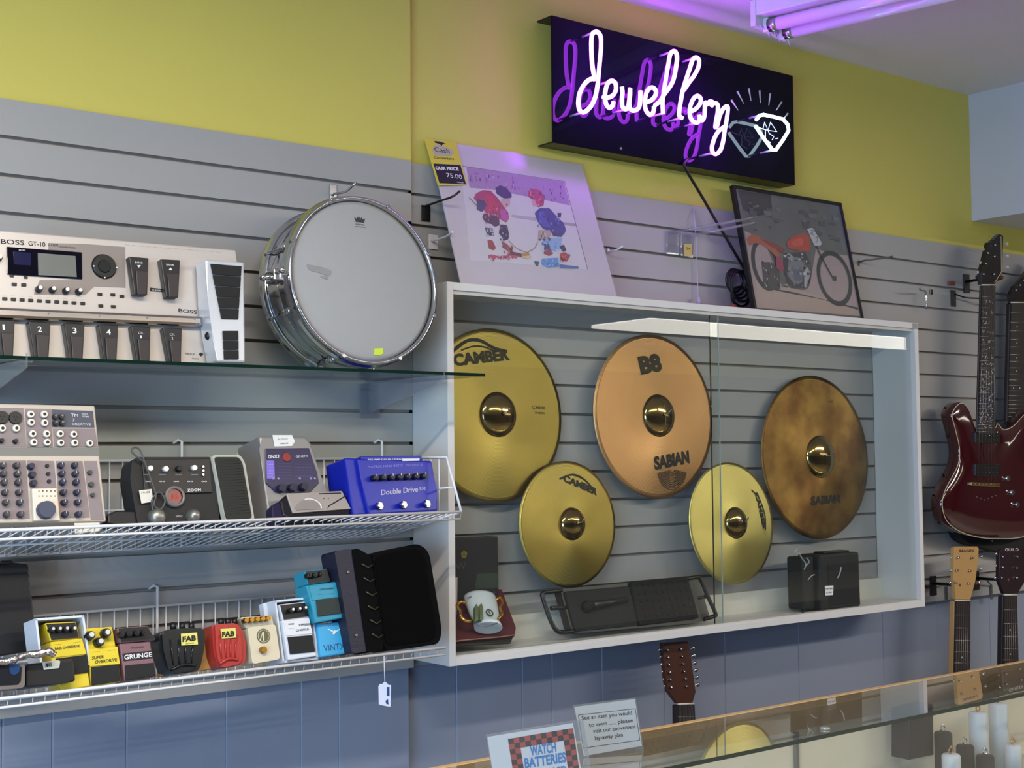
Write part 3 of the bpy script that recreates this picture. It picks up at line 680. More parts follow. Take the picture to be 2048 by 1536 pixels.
# --- black multi effects with wah treadle
def black_fx():
    fr = at(276, 1050, -.275, 12, 0)
    t = thing('effects_unit', 'black multi-effects unit with red display and silver foot domes on the upper wire shelf', 'effects unit', fr)
    b = B(fr, mat('black_crackle_metal', '1a1918', rough=.55, bump=.3, bscale=200)); b.P([(264, 922), (274, 914), (424, 914), (440, 1046), (276, 1050), (260, 958)], 0, .05, .004, rnd=.008); b.obj('body', t)
    b = B(fr, mat('brown_black_panel', '221e1d', rough=.35)); b.P([(284, 919), (419, 917), (425, 985), (290, 989)], -.004, 0, .001); pn = b.obj('panel', t)
    b = B(fr, WINK)
    for i in range(4): b.T('----', (287+32*i, 950), (300+32*i, 950), 3, -.0045)
    for i in range(5): b.T('oo', (291+28*i, 964), (302+28*i, 964), 3.5, -.0045)
    b.T('ZOOM', (375, 983), (402, 982), 5, -.0045, bold=.02); b.T('OUTPUT', (352, 1034), (365, 1034), 3, -.0005); b.T('B.MULTI', (335, 1050), (378, 1048), 5, -.0005, bold=.02); b.obj('lettering', pn)
    for x, y, c in ((302, 936, 1), (333, 937, 1), (361, 936, 0), (390, 935, 1)):
        b = B(fr, mat('silver_cap', 'd8d6d4') if c else M_PLK); b.K(x, y, .0068, -.014, -.004, .005); b.obj('knob', t)
    b = B(fr, CH)
    for i in range(3): b.K(407, 933+8*i, .0028, -.008, -.004)
    b.obj('toggle', t)
    u, v = fr.uv(350, 993, -.006)
    b = B(fr, mat('grey_ring_plastic', '6c6965', rough=.4)); b.lathe([(.0150, -.008), (.0180, -.010), (.0205, -.008), (.0205, 0)], (u, 0, v), seg=32); b.obj('display_ring', t)
    b = B(fr, mat('dim_red_display', '3a0d0c', rough=.2, emit='8a1410', estr=.35)); b.lathe([(0, -.005), (.0152, -.0050)], (u, 0, v), seg=32); b.m(mat('red_digit', '7a1512', emit='c03020', estr=.5)); b.text('88', u-.008, v-.006, .011, -.0054, .016); b.obj('digit_display', t)
    for x, y, r in ((316, 1033, .017), (389, 1031, .0135)):
        u, v = fr.uv(x, y, -.01); b = B(fr, mat('cast_silver', '9a9890', rough=.35, metal=.8, bump=.5, bscale=90)); b.lathe([(0, -.020), (r*.5, -.019), (r*.85, -.014), (r, -.006), (r, 0)], (u, 0, v), seg=24); b.obj('foot_button', t)
    b = B(fr, mat('cream_paper', 'd8d2c4')); b.P([(278, 981), (303, 978), (307, 1003), (283, 1007)], -.0065, -.006); b.m(INK).T('79.99', (282, 988), (300, 986), 4, -.0068); b.obj('price_label', t)
    b = B(fr, mat('grey_cable', '4b4a4a', rough=.5))
    px = [(290, 925), (272, 912), (264, 903), (268, 895), (279, 899), (288, 920), (297, 945), (305, 968), (312, 990), (308, 1010), (322, 1018), (330, 1000), (318, 984), (304, 1000), (306, 1022)]
    b.tube(smooth_path([(fr.uv(x, y, -.012)[0], -.012, fr.uv(x, y, -.012)[1]) for x, y in px], 5), .0018, 6); b.obj('cable', t)
black_fx()
def wah():
    fr = at(452, 1046, -.285, 14, 12)
    t = thing('wah_pedal', 'tall wah treadle with black rubber face and pale rim beside the black effects unit', 'pedal', fr)
    b = B(fr, mat('pale_grey_rim', 'b5b4a8', rough=.4)); b.P([(424, 910), (480, 909), (490, 925), (509, 1038), (505, 1042), (452, 1046)], 0, .012, .003, rnd=.008); b.obj('rim', t)
    b = B(fr, M_DKM); b.P([(430, 914), (486, 914), (511, 1036), (505, 1044), (456, 1046)], .012, .07, .004, yd=.012); b.obj('housing', t)
    b = B(fr, mat('dark_ribbed_rubber', '2a2b26', rough=.8))
    b.P([(429, 914), (477, 914), (485, 926), (504, 1034), (498, 1038), (456, 1041), (452, 1034)], -.002, 0, .0008, rnd=.006); rp = b.obj('rubber_pad', t)
    b = B(fr, mat('dark_ribbed_rubber', '2a2b26'))
    for i in range(20):
        f = .06+i*.046; b.tube([(fr.uv(433+25*f, 915+122*f)[0], -.002, fr.uv(433+25*f, 915+122*f)[1]), (fr.uv(476+24*f, 914+119*f)[0], -.002, fr.uv(476+24*f, 914+119*f)[1])], .0006, 4)
    b.obj('tread_ribs', rp)
wah()
# --- silver and purple modeller
def purple_unit():
    fr = at(537, 1041, -.24, 14, 0)
    t = thing('modeling_processor', 'silver wedge-shaped processor with purple panel, price sticker on top', 'effects unit', fr)
    M_SV = mat('silver_grey_plastic', '8e8a88', rough=.4, metal=.3)
    b = B(fr, M_SV); b.P([(517, 871), (612, 872), (623, 886), (654, 985), (664, 1031), (537, 1041), (524, 897)], 0, .105, .006); b.obj('body', t)
    b = B(fr, mat('dark_violet_panel', '2b2548', rough=.3)); b.P([(531, 897), (618, 896), (634, 945), (638, 966), (620, 985), (552, 985), (532, 966)], -.003, 0, .001); pn = b.obj('panel', t)
    b = B(fr, mat('violet_print', '7d68c8', rough=.5)); b.P([(533, 921), (548, 921), (550, 958), (534, 957)], -.0036, -.003); 
    for j in range(6): b.T('------', (556, 928+6*j), (583, 928+6*j), 2.5, -.0036); b.T('-----', (590, 929+6*j), (622+j, 929+6*j), 2.5, -.0036)
    b.m(WINK); b.T('GNX3', (536, 917), (558, 916), 7, -.0036, bold=.02, shear=.2); b.T('GENETX', (592, 915), (616, 914), 4, -.0036)
    for j in range(5): b.T('----', (535, 930+6*j), (546, 930+6*j), 2, -.004)
    b.obj('panel_print', pn)
    b = B(fr, mat('dark_red_disc', '8a2c22', rough=.4)); b.K(574, 914, .0105, -.005, -.003, seg=24); b.obj('red_emblem', pn)
    for x, y in ((566, 975), (588, 974), (611, 972)):
        b = B(fr, mat('dark_purple_knob', '1d1a33', rough=.4)); b.K(x, y, .0092, -.016, 0, .0078, 20); b.obj('knob', t)
    for x in (547, 557, 600, 622, 630):
        b = B(fr, mat('lavender_button', '8f86a8', rough=.5)); b.K(x, 957, .0028, -.005, -.003); b.obj('button', t)
    b = B(fr, mat('white_paper', 'e0dfdc', rough=.8)); b.P([(545, 870), (584, 870), (590, 883), (584, 892), (549, 893)], -.0012, -.0006); b.m(INK); b.T('IN STOCK', (556, 880), (576, 879), 3, -.0016); b.T('149.99', (561, 889), (577, 888), 3, -.0016); b.obj('price_label', t)
purple_unit()
def tuner():
    fr = at(585, 1040, -.30, 30, 6)
    t = thing('tuner', 'small silver tuner with dial window in front of the purple panel unit', 'tuner', fr)
    b = B(fr, M_PLK); b.P([(574, 988), (684, 983), (701, 1018), (699, 1034), (585, 1040), (566, 1030), (560, 1000)], .001, .035, .004); b.obj('case', t)
    b = B(fr, mat('silver_brown_plastic', 'aaa098', rough=.4, metal=.2)); b.P([(573, 987), (684, 981.5), (702, 1017), (586, 1026)], -.003, .001, .0012); f = b.obj('face', t)
    b = B(fr, mat('dial_grey', '8d857f', rough=.4)); pa = [(593, 1020)] + [(618+27*math.cos(math.radians(a)), 1018-20*math.sin(math.radians(a))) for a in range(170, -1, -17)]; b.P(pa, -.0042, -.003); b.m(mat('dial_white', 'e8e6e2'))
    arc = [(618+25*math.cos(math.radians(a)), 1017-19*math.sin(math.radians(a))) for a in range(110, -1, -10)]
    b.tube([(fr.uv(x, y, -.0046)[0], -.0046, fr.uv(x, y, -.0046)[1]) for x, y in arc], .0014, 6); b.obj('dial', f)
    b = B(fr, INK); b.P([(638, 986.5), (682, 985), (682, 987), (638, 988.5)], -.0036, -.003); b.P([(655, 1018), (657, 1011), (692, 990), (693, 992), (659, 1012.5)], -.0036, -.003)
    for x in (648, 657): b.K(x, 997, .0012, -.0036, -.003)
    b.obj('face_print', f)
    b = B(fr, mat('dark_violet_plastic', '1c1838', rough=.4)); b.P([(543, 1010), (556, 1003), (568, 1012), (572, 1038), (545, 1041)], .004, .03, .003); b.obj('corner_cap', t)
tuner()
def blue_unit():
    fr = at(738, 1029, -.285, 13, 4)
    t = thing('effects_pedal', 'wide bright blue pedal with a row of black knobs and three chrome switches', 'pedal', fr)
    M_BL = mat('bright_blue_metal', '10209c', rough=.35, vary=.04)
    b = B(fr, M_BL); b.P([(714, 917), (864, 921), (874, 979), (876, 1022), (738, 1030), (722, 960)], 0, .05, .004)
    b.P([(722, 912), (843, 911), (846, 921), (722, 922)], .025, .055, .002, yd=.025); b.P([(690, 915), (722, 917), (742, 1029), (706, 1032)], .008, .085, .004, yd=.008); bd = b.obj('body', t)
    b = B(fr, WINK); b.T('PRE-AMP DOUBLE DRIVE', (736, 921), (806, 920.5), 3.2, .0, bold=.01); b.P([(805, 917.5), (839, 917), (839, 921.5), (805, 922)], -.0006, .0)
    b.m(mat('lavender_print', '8f92d8', rough=.6)); b.T('MATRIX NINE INTO', (736, 936), (806, 933), 4.5, -.0006); b.T('PRESENCE', (812, 932), (846, 931), 3, -.0006)
    b.m(mat('pale_gold_print', 'b9b4c4', rough=.5)); b.T('Double Drive', (762, 990), (836, 983), 10, -.0006, bold=.02, shear=.25); b.T('3X', (838, 980), (852, 979), 5, -.0006, bold=.02, shear=.25)
    b.obj('lettering', bd)
    for i in range(7):
        b = B(fr, M_PLK); b.K(754+16.3*i, 954-.6*i, .0070, -.016, 0, .0056); b.m(WINK); u, v = fr.uv(754+16.3*i, 953-.6*i, -.016); b.box(u-.0006, u+.0006, -.0165, -.016, v, v+.005); b.obj('knob', t)
    for x, y in ((761, 1011), (809, 1009), (856, 1007)):
        b = B(fr, CH); b.K(x, y, .0085, -.006, 0, .0085, 6); b.K(x, y-1, .0058, -.018, -.006, .0052, 16); b.obj('foot_switch', t)
blue_unit()
# ================================================================== LOWER SHELF: the small pedals
GP_LOW = 'small effects pedals on the lower wire shelf'
YL = -.30
def pedal_frame(px, py, yaw=0, lean=13, Y=YL): return at(px, py, Y, lean, yaw)

# tall black box at the left end
fr = at(78, 1300, -.17, 8, 0); b = B(fr, M_DKM); b.P([(-30, 1120), (50, 1127), (57, 1128), (76, 1300), (-30, 1318)], 0, .07, .006)
bx = tag(b.obj('equipment_case'), 'tall black padded case standing at the left end of the lower wire shelf', 'case')
b = B(fr, M_PLK); b.P([(0, 1121), (25, 1120), (27, 1127), (0, 1129)], -.012, .0, .004, yd=-.01); b.obj('handle', bx)

# grey tray with a window, far left front
fr = at(50, 1376, -.345, 12, 0); t = thing('carry_case', 'dark device with light rounded rim at the left end of the lower shelf', 'device', fr)
b = B(fr, mat('dull_grey_rim', '6b625c', rough=.45)); b.P([(-40, 1326), (42, 1327), (50, 1330), (50, 1371), (44, 1376), (-40, 1383)], 0, .05, .006, rnd=.004); b.obj('rim', t)
b = B(fr, mat('dark_smoked_face', '1b1d22', rough=.2)); b.P([(-38, 1329), (38, 1330), (44, 1335), (42, 1362), (36, 1369), (-38, 1374)], -.002, 0, .001); f = b.obj('face', t)
b = B(fr, mat('deep_blue_gloss', '1a3a66', rough=.25)); b.P([(17, 1330), (41, 1330), (38, 1345), (30, 1350), (21, 1348)], -.003, -.002, rnd=.004); b.obj('blue_patch', f)
# black volume pedal with white lettered badge and crinkled silver foil for its rocker edge on top
fr = at(52, 1376, -.325, 12, 0); t = thing('volume_pedal', 'low black pedal box with a pale badge in front of the boxed yellow pedal', 'pedal', fr)
b = B(fr, M_DKM); b.P([(52, 1328), (148, 1317), (152, 1362), (132, 1366), (52, 1376)], 0, .06, .004); bd = b.obj('body', t)
b = B(fr, mat('cream_badge', 'c9c6b6', rough=.6)); b.P([(85, 1324), (116, 1320), (121, 1322), (119, 1336), (88, 1340)], -.003, 0, .001); b.m(INK); b.T('MAX', (91, 1335), (104, 1333), 9, -.0036, bold=.02, shear=.2); b.obj('badge', bd)
fr2 = at(0, 1322, -.34, 0, 0); random.seed(3); b = B(fr2, mat('crinkled_silver', 'd4ccca', rough=.18, metal=1, bump=1.0, bscale=240))
ctr = [(-30, 1325), (-8, 1323), (8, 1322), (22, 1320), (34, 1314), (46, 1311), (60, 1308), (74, 1307), (88, 1305), (98, 1304), (107, 1308)]
pts = [(fr2.uv(x, y)[0], -.004+random.uniform(-.003, .003), fr2.uv(x, y)[1]+random.uniform(-.0015, .0015)) for x, y in ctr]
b.tube(smooth_path(pts, 4), .005, 7, radii=[.0045+.003*random.random() for _ in range(len(smooth_path(pts, 4)))])
tag(b.obj('silver_bar'), 'crinkled silver foil strip lying along the black boxes at lower left', 'bar')

def compact(px, label, body, plate, pad, txt, px_plate, px_pad, px_top, knobs, mt, topm=None, yaw=0, thick=.055, top_in=.004):
    """stomp box: body outline px, knob ledge, printed plate and rubber treadle"""
    fr = pedal_frame(*px, yaw=yaw); t = thing('effects_pedal', label, 'pedal', fr, GP_LOW)
    b = B(fr, mt); b.P(px_top, top_in, thick, .0025, yd=top_in); b.P(body, 0, thick-.005, .0025); bd = b.obj('body', t)
    if topm: b = B(fr, topm); b.P(px_top_in(px_top), top_in-.0012, top_in+.001, yd=top_in); b.obj('knob_plate', t)
    if px_plate: b = B(fr, plate); b.P(px_plate, -.0015, 0, .0005); bd2 = b.obj('name_plate', t)
    else: bd2 = bd
    for tx in txt:
        b = B(fr, tx[5] if len(tx) > 5 else INK); b.T(tx[0], tx[1], tx[2], tx[3], -.0022, bold=.015, shear=tx[4] if len(tx) > 4 else 0); b.obj('lettering', bd2)
    if px_pad: b = B(fr, pad); b.P(px_pad, -.004, 0, .0012); b.obj('rubber_treadle', t)
    for (x, y, r, cap) in knobs:
        b = B(fr, M_PLK); b.K(x, y, r, top_in-.016, top_in, r*.8, 18)
        b.m(mat('silver_cap', 'd8d6d4') if cap == 1 else cap if cap else M_PLK); u, v = fr.uv(x+.6, y-1, top_in-.016); b.knob(u, v, r*.55, top_in-.0175, top_in-.016, r*.5, 14)
        b.obj('knob', t)
    return t, fr, bd
def px_top_in(q):
    cx = sum(p[0] for p in q)/len(q); cy = sum(p[1] for p in q)/len(q); return [(cx+(x-cx)*.93, cy+(y-cy)*.88) for x, y in q]
def open_box(name, label, corner, side, inner_h, yaw=0, Y=YL+.008):
    """white card box whose open front shows the pedal inside"""
    fr = pedal_frame(*corner[0], yaw=yaw, Y=Y); t = thing(name, label, 'box', fr)
    M_CARD = mat('white_card', 'ccd2dc', rough=.6, vary=.02)
    BL, BR, TR, TL = corner; q = [fr.uv(*p) for p in corner]; w = .004
    b = B(fr, M_CARD)
    (x0, z0), (x1, z1), (x2, z2), (x3, z3) = q
    b.prism([(x0, z0), (x0+w, z0), (x3+w, z3), (x3, z3)], 0, .060); b.prism([(x1-w, z1), (x1, z1), (x2, z2), (x2-w, z2)], 0, .060)
    b.prism([(x3, z3-w), (x2, z2-w), (x2, z2), (x3, z3)], 0, .060); b.prism([(x0, z0), (x1, z1), (x1, z1+w), (x0, z0+w)], 0, .060)
    b.prism([(x0, z0), (x1, z1), (x2, z2), (x3, z3)], .060, .064)
    b.obj('card_walls', t)
    return t
M_YP = mat('bright_yellow_enamel', 'd8c030', rough=.35, vary=.03)
open_box('cardboard_box', 'open white card box around the leftmost yellow pedal', [(82, 1340), (182, 1330), (168, 1230), (70, 1237)], None, 0)
compact((110, 1372), 'yellow pedal with four small knobs inside the open white box, leftmost yellow pedal', [(100, 1284), (165, 1276), (181, 1372), (122, 1384), (104, 1330)], M_YP, M_RUB,
        [('BASS OVERDRIVE', (110, 1300), (160, 1294), 5), ('----', (108, 1290), (122, 1289), 2), ('----', (146, 1286), (160, 1284), 2)], [(100.5, 1285), (164, 1277), (173, 1308), (110, 1315)], [(112, 1317), (174, 1309), (179, 1344), (118, 1352)],
        [(90, 1246), (152, 1243), (160, 1277), (101, 1283)], [(106, 1258, .0052, 1), (120, 1257.5, .0052, 1), (134, 1257, .0052, 1), (149, 1257, .0052, 1)], M_YP, M_PLK)
compact((183, 1372), 'bright yellow overdrive pedal with three black knobs, standing unboxed', [(176, 1297), (235, 1292), (242, 1363), (183, 1373)], M_YP, M_RUB,
        [('SUPER', (184, 1319), (208, 1316), 6, .15), ('OVERDRIVE', (190, 1327), (234, 1322), 6, .15), ('----', (186, 1305), (200, 1303), 2), ('----', (216, 1302), (230, 1300), 2)], [(177, 1298), (235, 1293), (240, 1328), (179.5, 1333)], [(183, 1334), (238, 1328.5), (241, 1362), (184, 1371)],
        [(168, 1257), (225, 1253), (232, 1293), (175, 1299)], [(183, 1270, .0092, 1), (215, 1265, .0092, 1), (201.6, 1283, .0092, 1)], M_YP, None)
M_MV = mat('dusty_mauve_enamel', '7d5a60', rough=.4)
compact((249, 1362), 'mauve-brown distortion pedal with white lettering on a black strip', [(239, 1287), (300, 1283), (315, 1353), (250, 1363)], mat('black_label_strip', '1b1a22', rough=.4), M_RUB,
        [('GRUNGE', (249, 1319), (304, 1313), 9, 0, WINK), ('DISTORTION', (262, 1297), (288, 1295), 3)], [(245, 1307), (304, 1301), (307, 1316), (248, 1322)], [(251, 1331), (308, 1325), (312, 1351), (252, 1361)],
        [(234, 1256), (296, 1251), (312, 1280), (240, 1286)], [(245, 1268, .0058, 0), (260, 1267, .0058, 0), (275, 1265, .0058, 0), (290, 1264, .0058, 0)], M_MV, M_PLK, top_in=-.004)

def fab(px, out, st, m, label, ink):
    fr = pedal_frame(*px); t = thing('effects_pedal', label, 'pedal', fr, GP_LOW)
    b = B(fr, m); b.P(out, 0, .045, .010, rnd=.012); b.P([((p[0]-out[0][0])*.8+out[0][0]+6, p[1]-1) for p in out], -.006, .01, .005, rnd=.012); bd = b.obj('body', t)
    b = B(fr, m)
    cx = sum(p[0] for p in out)/len(out); y0 = min(p[1] for p in out); y1 = max(p[1] for p in out); w = (max(p[0] for p in out)-min(p[0] for p in out))
    for k in (-.28, -.1, .08, .26):
        b.tube([(fr.uv(cx+k*w, y0+24, -.007)[0], -.007, fr.uv(cx+k*w, y0+24)[1]), (fr.uv(cx+k*w*.8, y0+50, -.011)[0], -.008, fr.uv(cx, y0+50)[1]), (fr.uv(cx+k*w*.75, y1-22, -.007)[0], -.007, fr.uv(cx, y1-22)[1])], .0013, 6)
    b.obj('ridge', bd)
    b = B(fr, m)
    pp = [(fr.uv(cx-w*.26, y1-12, -.007)[0], -.007, fr.uv(cx, y1-12)[1]), (fr.uv(cx, y1-21, -.009)[0], -.009, fr.uv(cx, y1-20)[1]), (fr.uv(cx+w*.27, y1-16, -.007)[0], -.007, fr.uv(cx, y1-16)[1])]
    b.tube(smooth_path(pp, 6), .003, 8); b.obj('lip', bd)
    b = B(fr, mat('yellow_badge', 'd9cf6a', rough=.6)); b.P(st, -.0095, -.0085); b.m(INK); (a, c, d, e) = st; b.T('FAB', (a[0]+3, a[1]+16), (c[0]-2, c[1]+15.5), 10, -.0102, bold=.05, shear=.1); b.T('TONE', (e[0]+8, e[1]-2), (d[0]-8, d[1]-2), 2.2, -.0102); b.obj('badge', bd)
    for k in range(3):
        b = B(fr, M_PLK); u, v = fr.uv(cx-w*.2+k*w*.2, y0-1, .01); b.cyl((u, .014, v-.004), (u, .014, v+.010), .0062, .0055, 12); b.obj('knob', t)
b = B(pedal_frame(322, 1352, Y=YL+.035), mat('tan_card', 'b98c50', rough=.7)); b.P([(318, 1275), (410, 1262), (424, 1296), (426, 1338), (322, 1353)], 0, .02, .002)
tag(b.obj('cardboard_box'), 'tan card box standing behind the black rounded pedal', 'box')
fab((338, 1350), [(318, 1268), (330, 1260), (404, 1256), (410, 1264), (410, 1292), (399, 1342), (338, 1350), (322, 1304)], [(362, 1267.5), (394, 1265), (396, 1288.6), (363, 1291)], mat('black_gloss_plastic', '16191b', rough=.22), 'black rounded plastic pedal with yellow badge beside the red one', 1)
fab((438, 1338), [(424, 1252), (430, 1249), (476, 1247), (483, 1258), (492, 1286), (491, 1328), (438, 1338), (427, 1306)], [(441, 1258), (471, 1256), (473, 1275), (444, 1277)], mat('red_gloss_plastic', 'a8322c', rough=.25), 'red rounded plastic pedal with yellow badge', 1)

# cream pedal with a row of gold knobs
fr = pedal_frame(505, 1328); t = thing('effects_pedal', 'cream metal pedal with round dark emblem and a row of gold knobs', 'pedal', fr, GP_LOW)
M_CR = mat('cream_enamel', 'cfc3a8', rough=.4); M_GO = mat('gold_metal', 'b88a3a', rough=.25, metal=1)
b = B(fr, M_CR); b.P([(495, 1255), (551, 1248), (561, 1318), (505, 1328)], 0, .05, .004, rnd=.006); b.P([(482, 1234), (544, 1231), (549, 1250), (492, 1257)], .006, .045, .003, yd=.006); bd = b.obj('body', t)
for k in range(5):
    b = B(fr, M_GO); b.K(494+11*k, 1240-1.0*k, .0055, -.009, .006, .0045, 14); b.obj('knob', t)
u, v = fr.uv(526.7, 1272, 0); b = B(fr, mat('olive_emblem', '5c5a3c', rough=.4)); b.knob(u, v, .0145, -.0012, 0, .0145, 28); b.m(M_CR); b.lathe([(.0125, -.0014), (.0116, -.0016)], (u, 0, v), seg=28); b.P([(519, 1282), (525, 1264), (528, 1264), (529, 1281), (526, 1281), (525, 1268), (521, 1282)], -.0020, -.0012); b.obj('emblem', bd)
b = B(fr, M_GO); b.K(529, 1299, .0070, -.010, 0, .006, 18); b.obj('foot_switch', t)

# white pedal in its white box
open_box('cardboard_box', 'open white card box around the white pedal', [(566, 1326), (637, 1318), (624, 1193), (549, 1201)], None, 0)
b = B(pedal_frame(545, 1300, Y=YL+.05), mat('white_card', 'ccd2dc')); b.P([(526, 1207), (549, 1201), (556, 1260), (534, 1262)], 0, .02, .001)
tag(b.obj('box_flap'), 'white card flap folded out beside the boxed white pedal', 'box flap')
compact((572, 1322), 'white pedal with black treadle inside the open white box', [(564, 1241), (618, 1234), (634, 1312), (577, 1321)], mat('white_enamel_plate', 'd8d8dc', rough=.45), M_RUB,
        [('NOISE', (577, 1250), (588, 1249), 3), ('SUPPRESSOR', (598, 1252), (622, 1250), 4), ('----', (578, 1258), (590, 1257), 2), ('CHORUS', (592, 1263), (618, 1260), 4)], [(567, 1242), (618, 1235), (625, 1267), (573, 1272)], [(576, 1274), (625, 1270), (631, 1303), (581, 1308)],
        [(558, 1209), (611, 1203), (620, 1234), (566, 1242)], [(585.5, 1219.5, .0052, 1), (599.6, 1218, .0052, 1), (611, 1216, .0052, 1)], mat('white_enamel_body', 'd2d4da', rough=.35), M_PLK)

# teal pedal standing on the sky blue one
M_TE = mat('teal_enamel', '258aa6', rough=.35, vary=.04)
fr = pedal_frame(641, 1315); t = thing('effects_pedal', 'sky blue vintage pedal with small white badge, under the teal pedal', 'pedal', fr, GP_LOW)
M_SB = mat('sky_blue_enamel', '3aa0d0', rough=.35, vary=.04)
b = B(fr, M_SB); b.P([(635, 1248), (691, 1242), (700, 1306), (641, 1315)], 0, .055, .003); bd = b.obj('body', t)
b = B(fr, mat('blue_ink', '1f4a80', rough=.6)); b.T('VINTX', (648, 1303), (690, 1298), 13, -.0006, bold=.0); b.T('CLASSIC', (656, 1253), (682, 1250), 3, -.0006); b.obj('lettering', bd)
b = B(fr, WINK); b.P([(656, 1257), (667, 1262), (666, 1264), (656, 1259)], -.0008, 0); b.P([(672, 1262), (682, 1256), (682, 1258), (672, 1264)], -.0008, 0); b.P([(665, 1268), (669, 1260), (673, 1262), (669, 1269)], -.0012, 0); b.obj('badge', bd)
compact((638, 1244), 'teal pedal with black knob panel stacked on top of the sky blue pedal', [(612, 1171), (673, 1163), (686, 1236), (632, 1246)], M_TE, mat('dark_teal_rubber', '26302e', rough=.7),
        [('CHORUS ENSEMBLE', (640, 1181), (668, 1178), 3.5, 0, mat('teal_ink', '145468', rough=.6)), ('----', (636, 1190), (668, 1187), 2, 0, mat('teal_ink', '145468'))], [(618, 1173), (672, 1166), (677, 1194), (625, 1201)], [(633, 1200), (677, 1195), (683, 1226), (637, 1233)],
        [(609, 1142), (654, 1137), (662, 1163), (616, 1170)], [(620, 1150, .0055, 0), (632, 1149, .0055, 0), (644, 1147, .0055, 0)], M_TE, M_PLK)

# open black clarinet-type case: dark spine and deep lid
def black_case():
    fr = at(703, 1308, -.325, 11, 6); t = thing('instrument_case', 'open black padded case with deep rounded lid at the right end of the lower shelf', 'case', fr)
    M_SP = mat('navy_black_vinyl', '17182c', rough=.5, bump=.3, bscale=150); M_PL = mat('black_plush', '030303', rough=.95, spec=.1); M_CS = mat('black_case_shell', '040405', rough=.85, spec=.12)
    b = B(fr, M_SP); b.P([(669, 1102), (704, 1097), (737, 1302), (704, 1308)], 0, .05, .006, rnd=.008); b.obj('spine', t)
    b = B(fr, M_CS); b.P([(704, 1100), (714, 1096), (742, 1112), (768, 1300), (735, 1306)], -.002, .05, .006, rnd=.008); b.obj('inner_tray', t)
    b = B(fr, M_CS); b.P([(744, 1110), (760, 1102), (836, 1087), (858, 1102), (884, 1262), (878, 1288), (768, 1302)], .004, .065, .010, rnd=.02); b.obj('lid', t)
    b = B(fr, M_PL); b.P([(750, 1118), (765, 1110), (832, 1096), (848, 1110), (872, 1262), (866, 1280), (772, 1293)], .002, .006, .003, rnd=.018); b.obj('lid_lining', t)
    for x, y in ((697, 1144), (714, 1270)):
        b = B(fr, CH); b.K(x, y, .0035, -.003, 0); b.obj('snap_stud', t)
    for i in range(6):
        b = B(fr, mat('dull_brass_reed', '4a4534', rough=.5, metal=.6)); x = 721+4.2*i; y = 1128+28*i; b.tube([(fr.uv(x, y)[0], -.004, fr.uv(x, y)[1]), (fr.uv(x+12, y+8)[0], -.005, fr.uv(x+12, y+8)[1]), (fr.uv(x+22, y+2)[0], -.003, fr.uv(x+22, y+2)[1])], .0016, 6); b.obj('loop', t)
black_case()

# hang tag under the shelf
fr = at(770, 1395, -.335, 0, 0); t = thing('hang_tag', 'white paper tag hanging on a string below the lower wire shelf', 'tag', fr)
b = B(fr, mat('white_string', 'c9c8d2', rough=.7)); p0 = fr.uv(770, 1308); p1 = fr.uv(769.5, 1364); b.tube([(p0[0], .004, p0[1]), (p1[0], 0, p1[1])], .0011, 6); b.obj('string', t)
b = B(fr, mat('white_paper_tag', 'd5dcf2', rough=.7)); b.P([(757, 1373), (760, 1368), (765, 1368), (768, 1364), (772, 1364), (777, 1370), (782, 1370), (781, 1413), (776, 1413), (758, 1409)], 0, .0008); b.m(mat('blue_ink', '1f4a80')); b.P([(774, 1374), (779, 1374), (779, 1392), (774, 1392)], -.0005, 0); b.P([(771, 1402), (776, 1398), (777, 1409), (773, 1408)], -.0005, 0); b.obj('paper', t)
# ================================================================== DISPLAY CABINET
CX0, CX1, CZ0, CZ1, CY = 1.8215, 3.648, 1.0245, 1.9155, -.165
def cabinet():
    fr = Fr((CX0, CY, CZ0)); t = thing('display_cabinet', 'white wall cabinet with sliding glass doors holding five cymbals', 'cabinet', fr)
    Wd = CX1-CX0; H = CZ1-CZ0; D = -CY; w = .0185
    for nm, a in (('bottom_panel', (w, Wd-w, 0, D-.0015, 0, w)), ('top_panel', (w, Wd-w, 0, D-.0015, H-w, H)), ('side_panel', (0, w, 0, D-.0015, 0, H)), ('side_panel', (Wd-w, Wd, 0, D-.0015, 0, H))):
        b = B(fr, M_LAM); b.box(*a, .0008); b.obj(nm, t)
    b = B(fr, mat('cream_laminate', 'ddd8cc', rough=.45)); b.box(w, Wd-w, D-.016, D-.002, w, w+.062); b.obj('back_cleat', t)
    M_G1 = glass('cabinet_glass', 'fcfefd', refl=1.0, haze=.008)
    b = B(fr, mat('white_plastic_track', 'c6c2bc', rough=.4)); b.box(w, Wd-w, .006, .024, H-w-.009, H-w); b.obj('upper_track', t)
    b = B(fr, mat('white_plastic_track', 'c6c2bc')); b.box(w, Wd-w, .006, .024, w, w+.004); b.obj('lower_track', t)
    xj = W(1440, 900, CY+.01).x-CX0; xk = W(1424, 900, CY+.018).x-CX0
    b = B(fr, M_G1); b.box(w+.002, xj, .0085, .0125, w+.003, H-w-.003); d1 = b.obj('glass_door', t)
    b = B(fr, mat('pale_glass_edge', '9aa69c', rough=.1)); b.box(xj, xj+.0012, .0085, .0125, w+.003, H-w-.003); b.obj('glass_edge', d1)
    b = B(fr, M_G1); b.box(xk, Wd-w-.002, .0165, .0205, w+.003, H-w-.003); d2 = b.obj('glass_door', t)
    b = B(fr, M_EDGE); b.box(xk-.0012, xk, .0165, .0205, w+.003, H-w-.003); b.obj('glass_edge', d2)
    b = B(fr, mat('clear_tape', 'b8b8ae', rough=.5, alpha=.5)); u = W(1690, 620, CY).x-CX0; b.box(Wd-.03, Wd-.004, -.0006, 0, H-.02, H-.002); b.obj('tape', t)
cabinet()

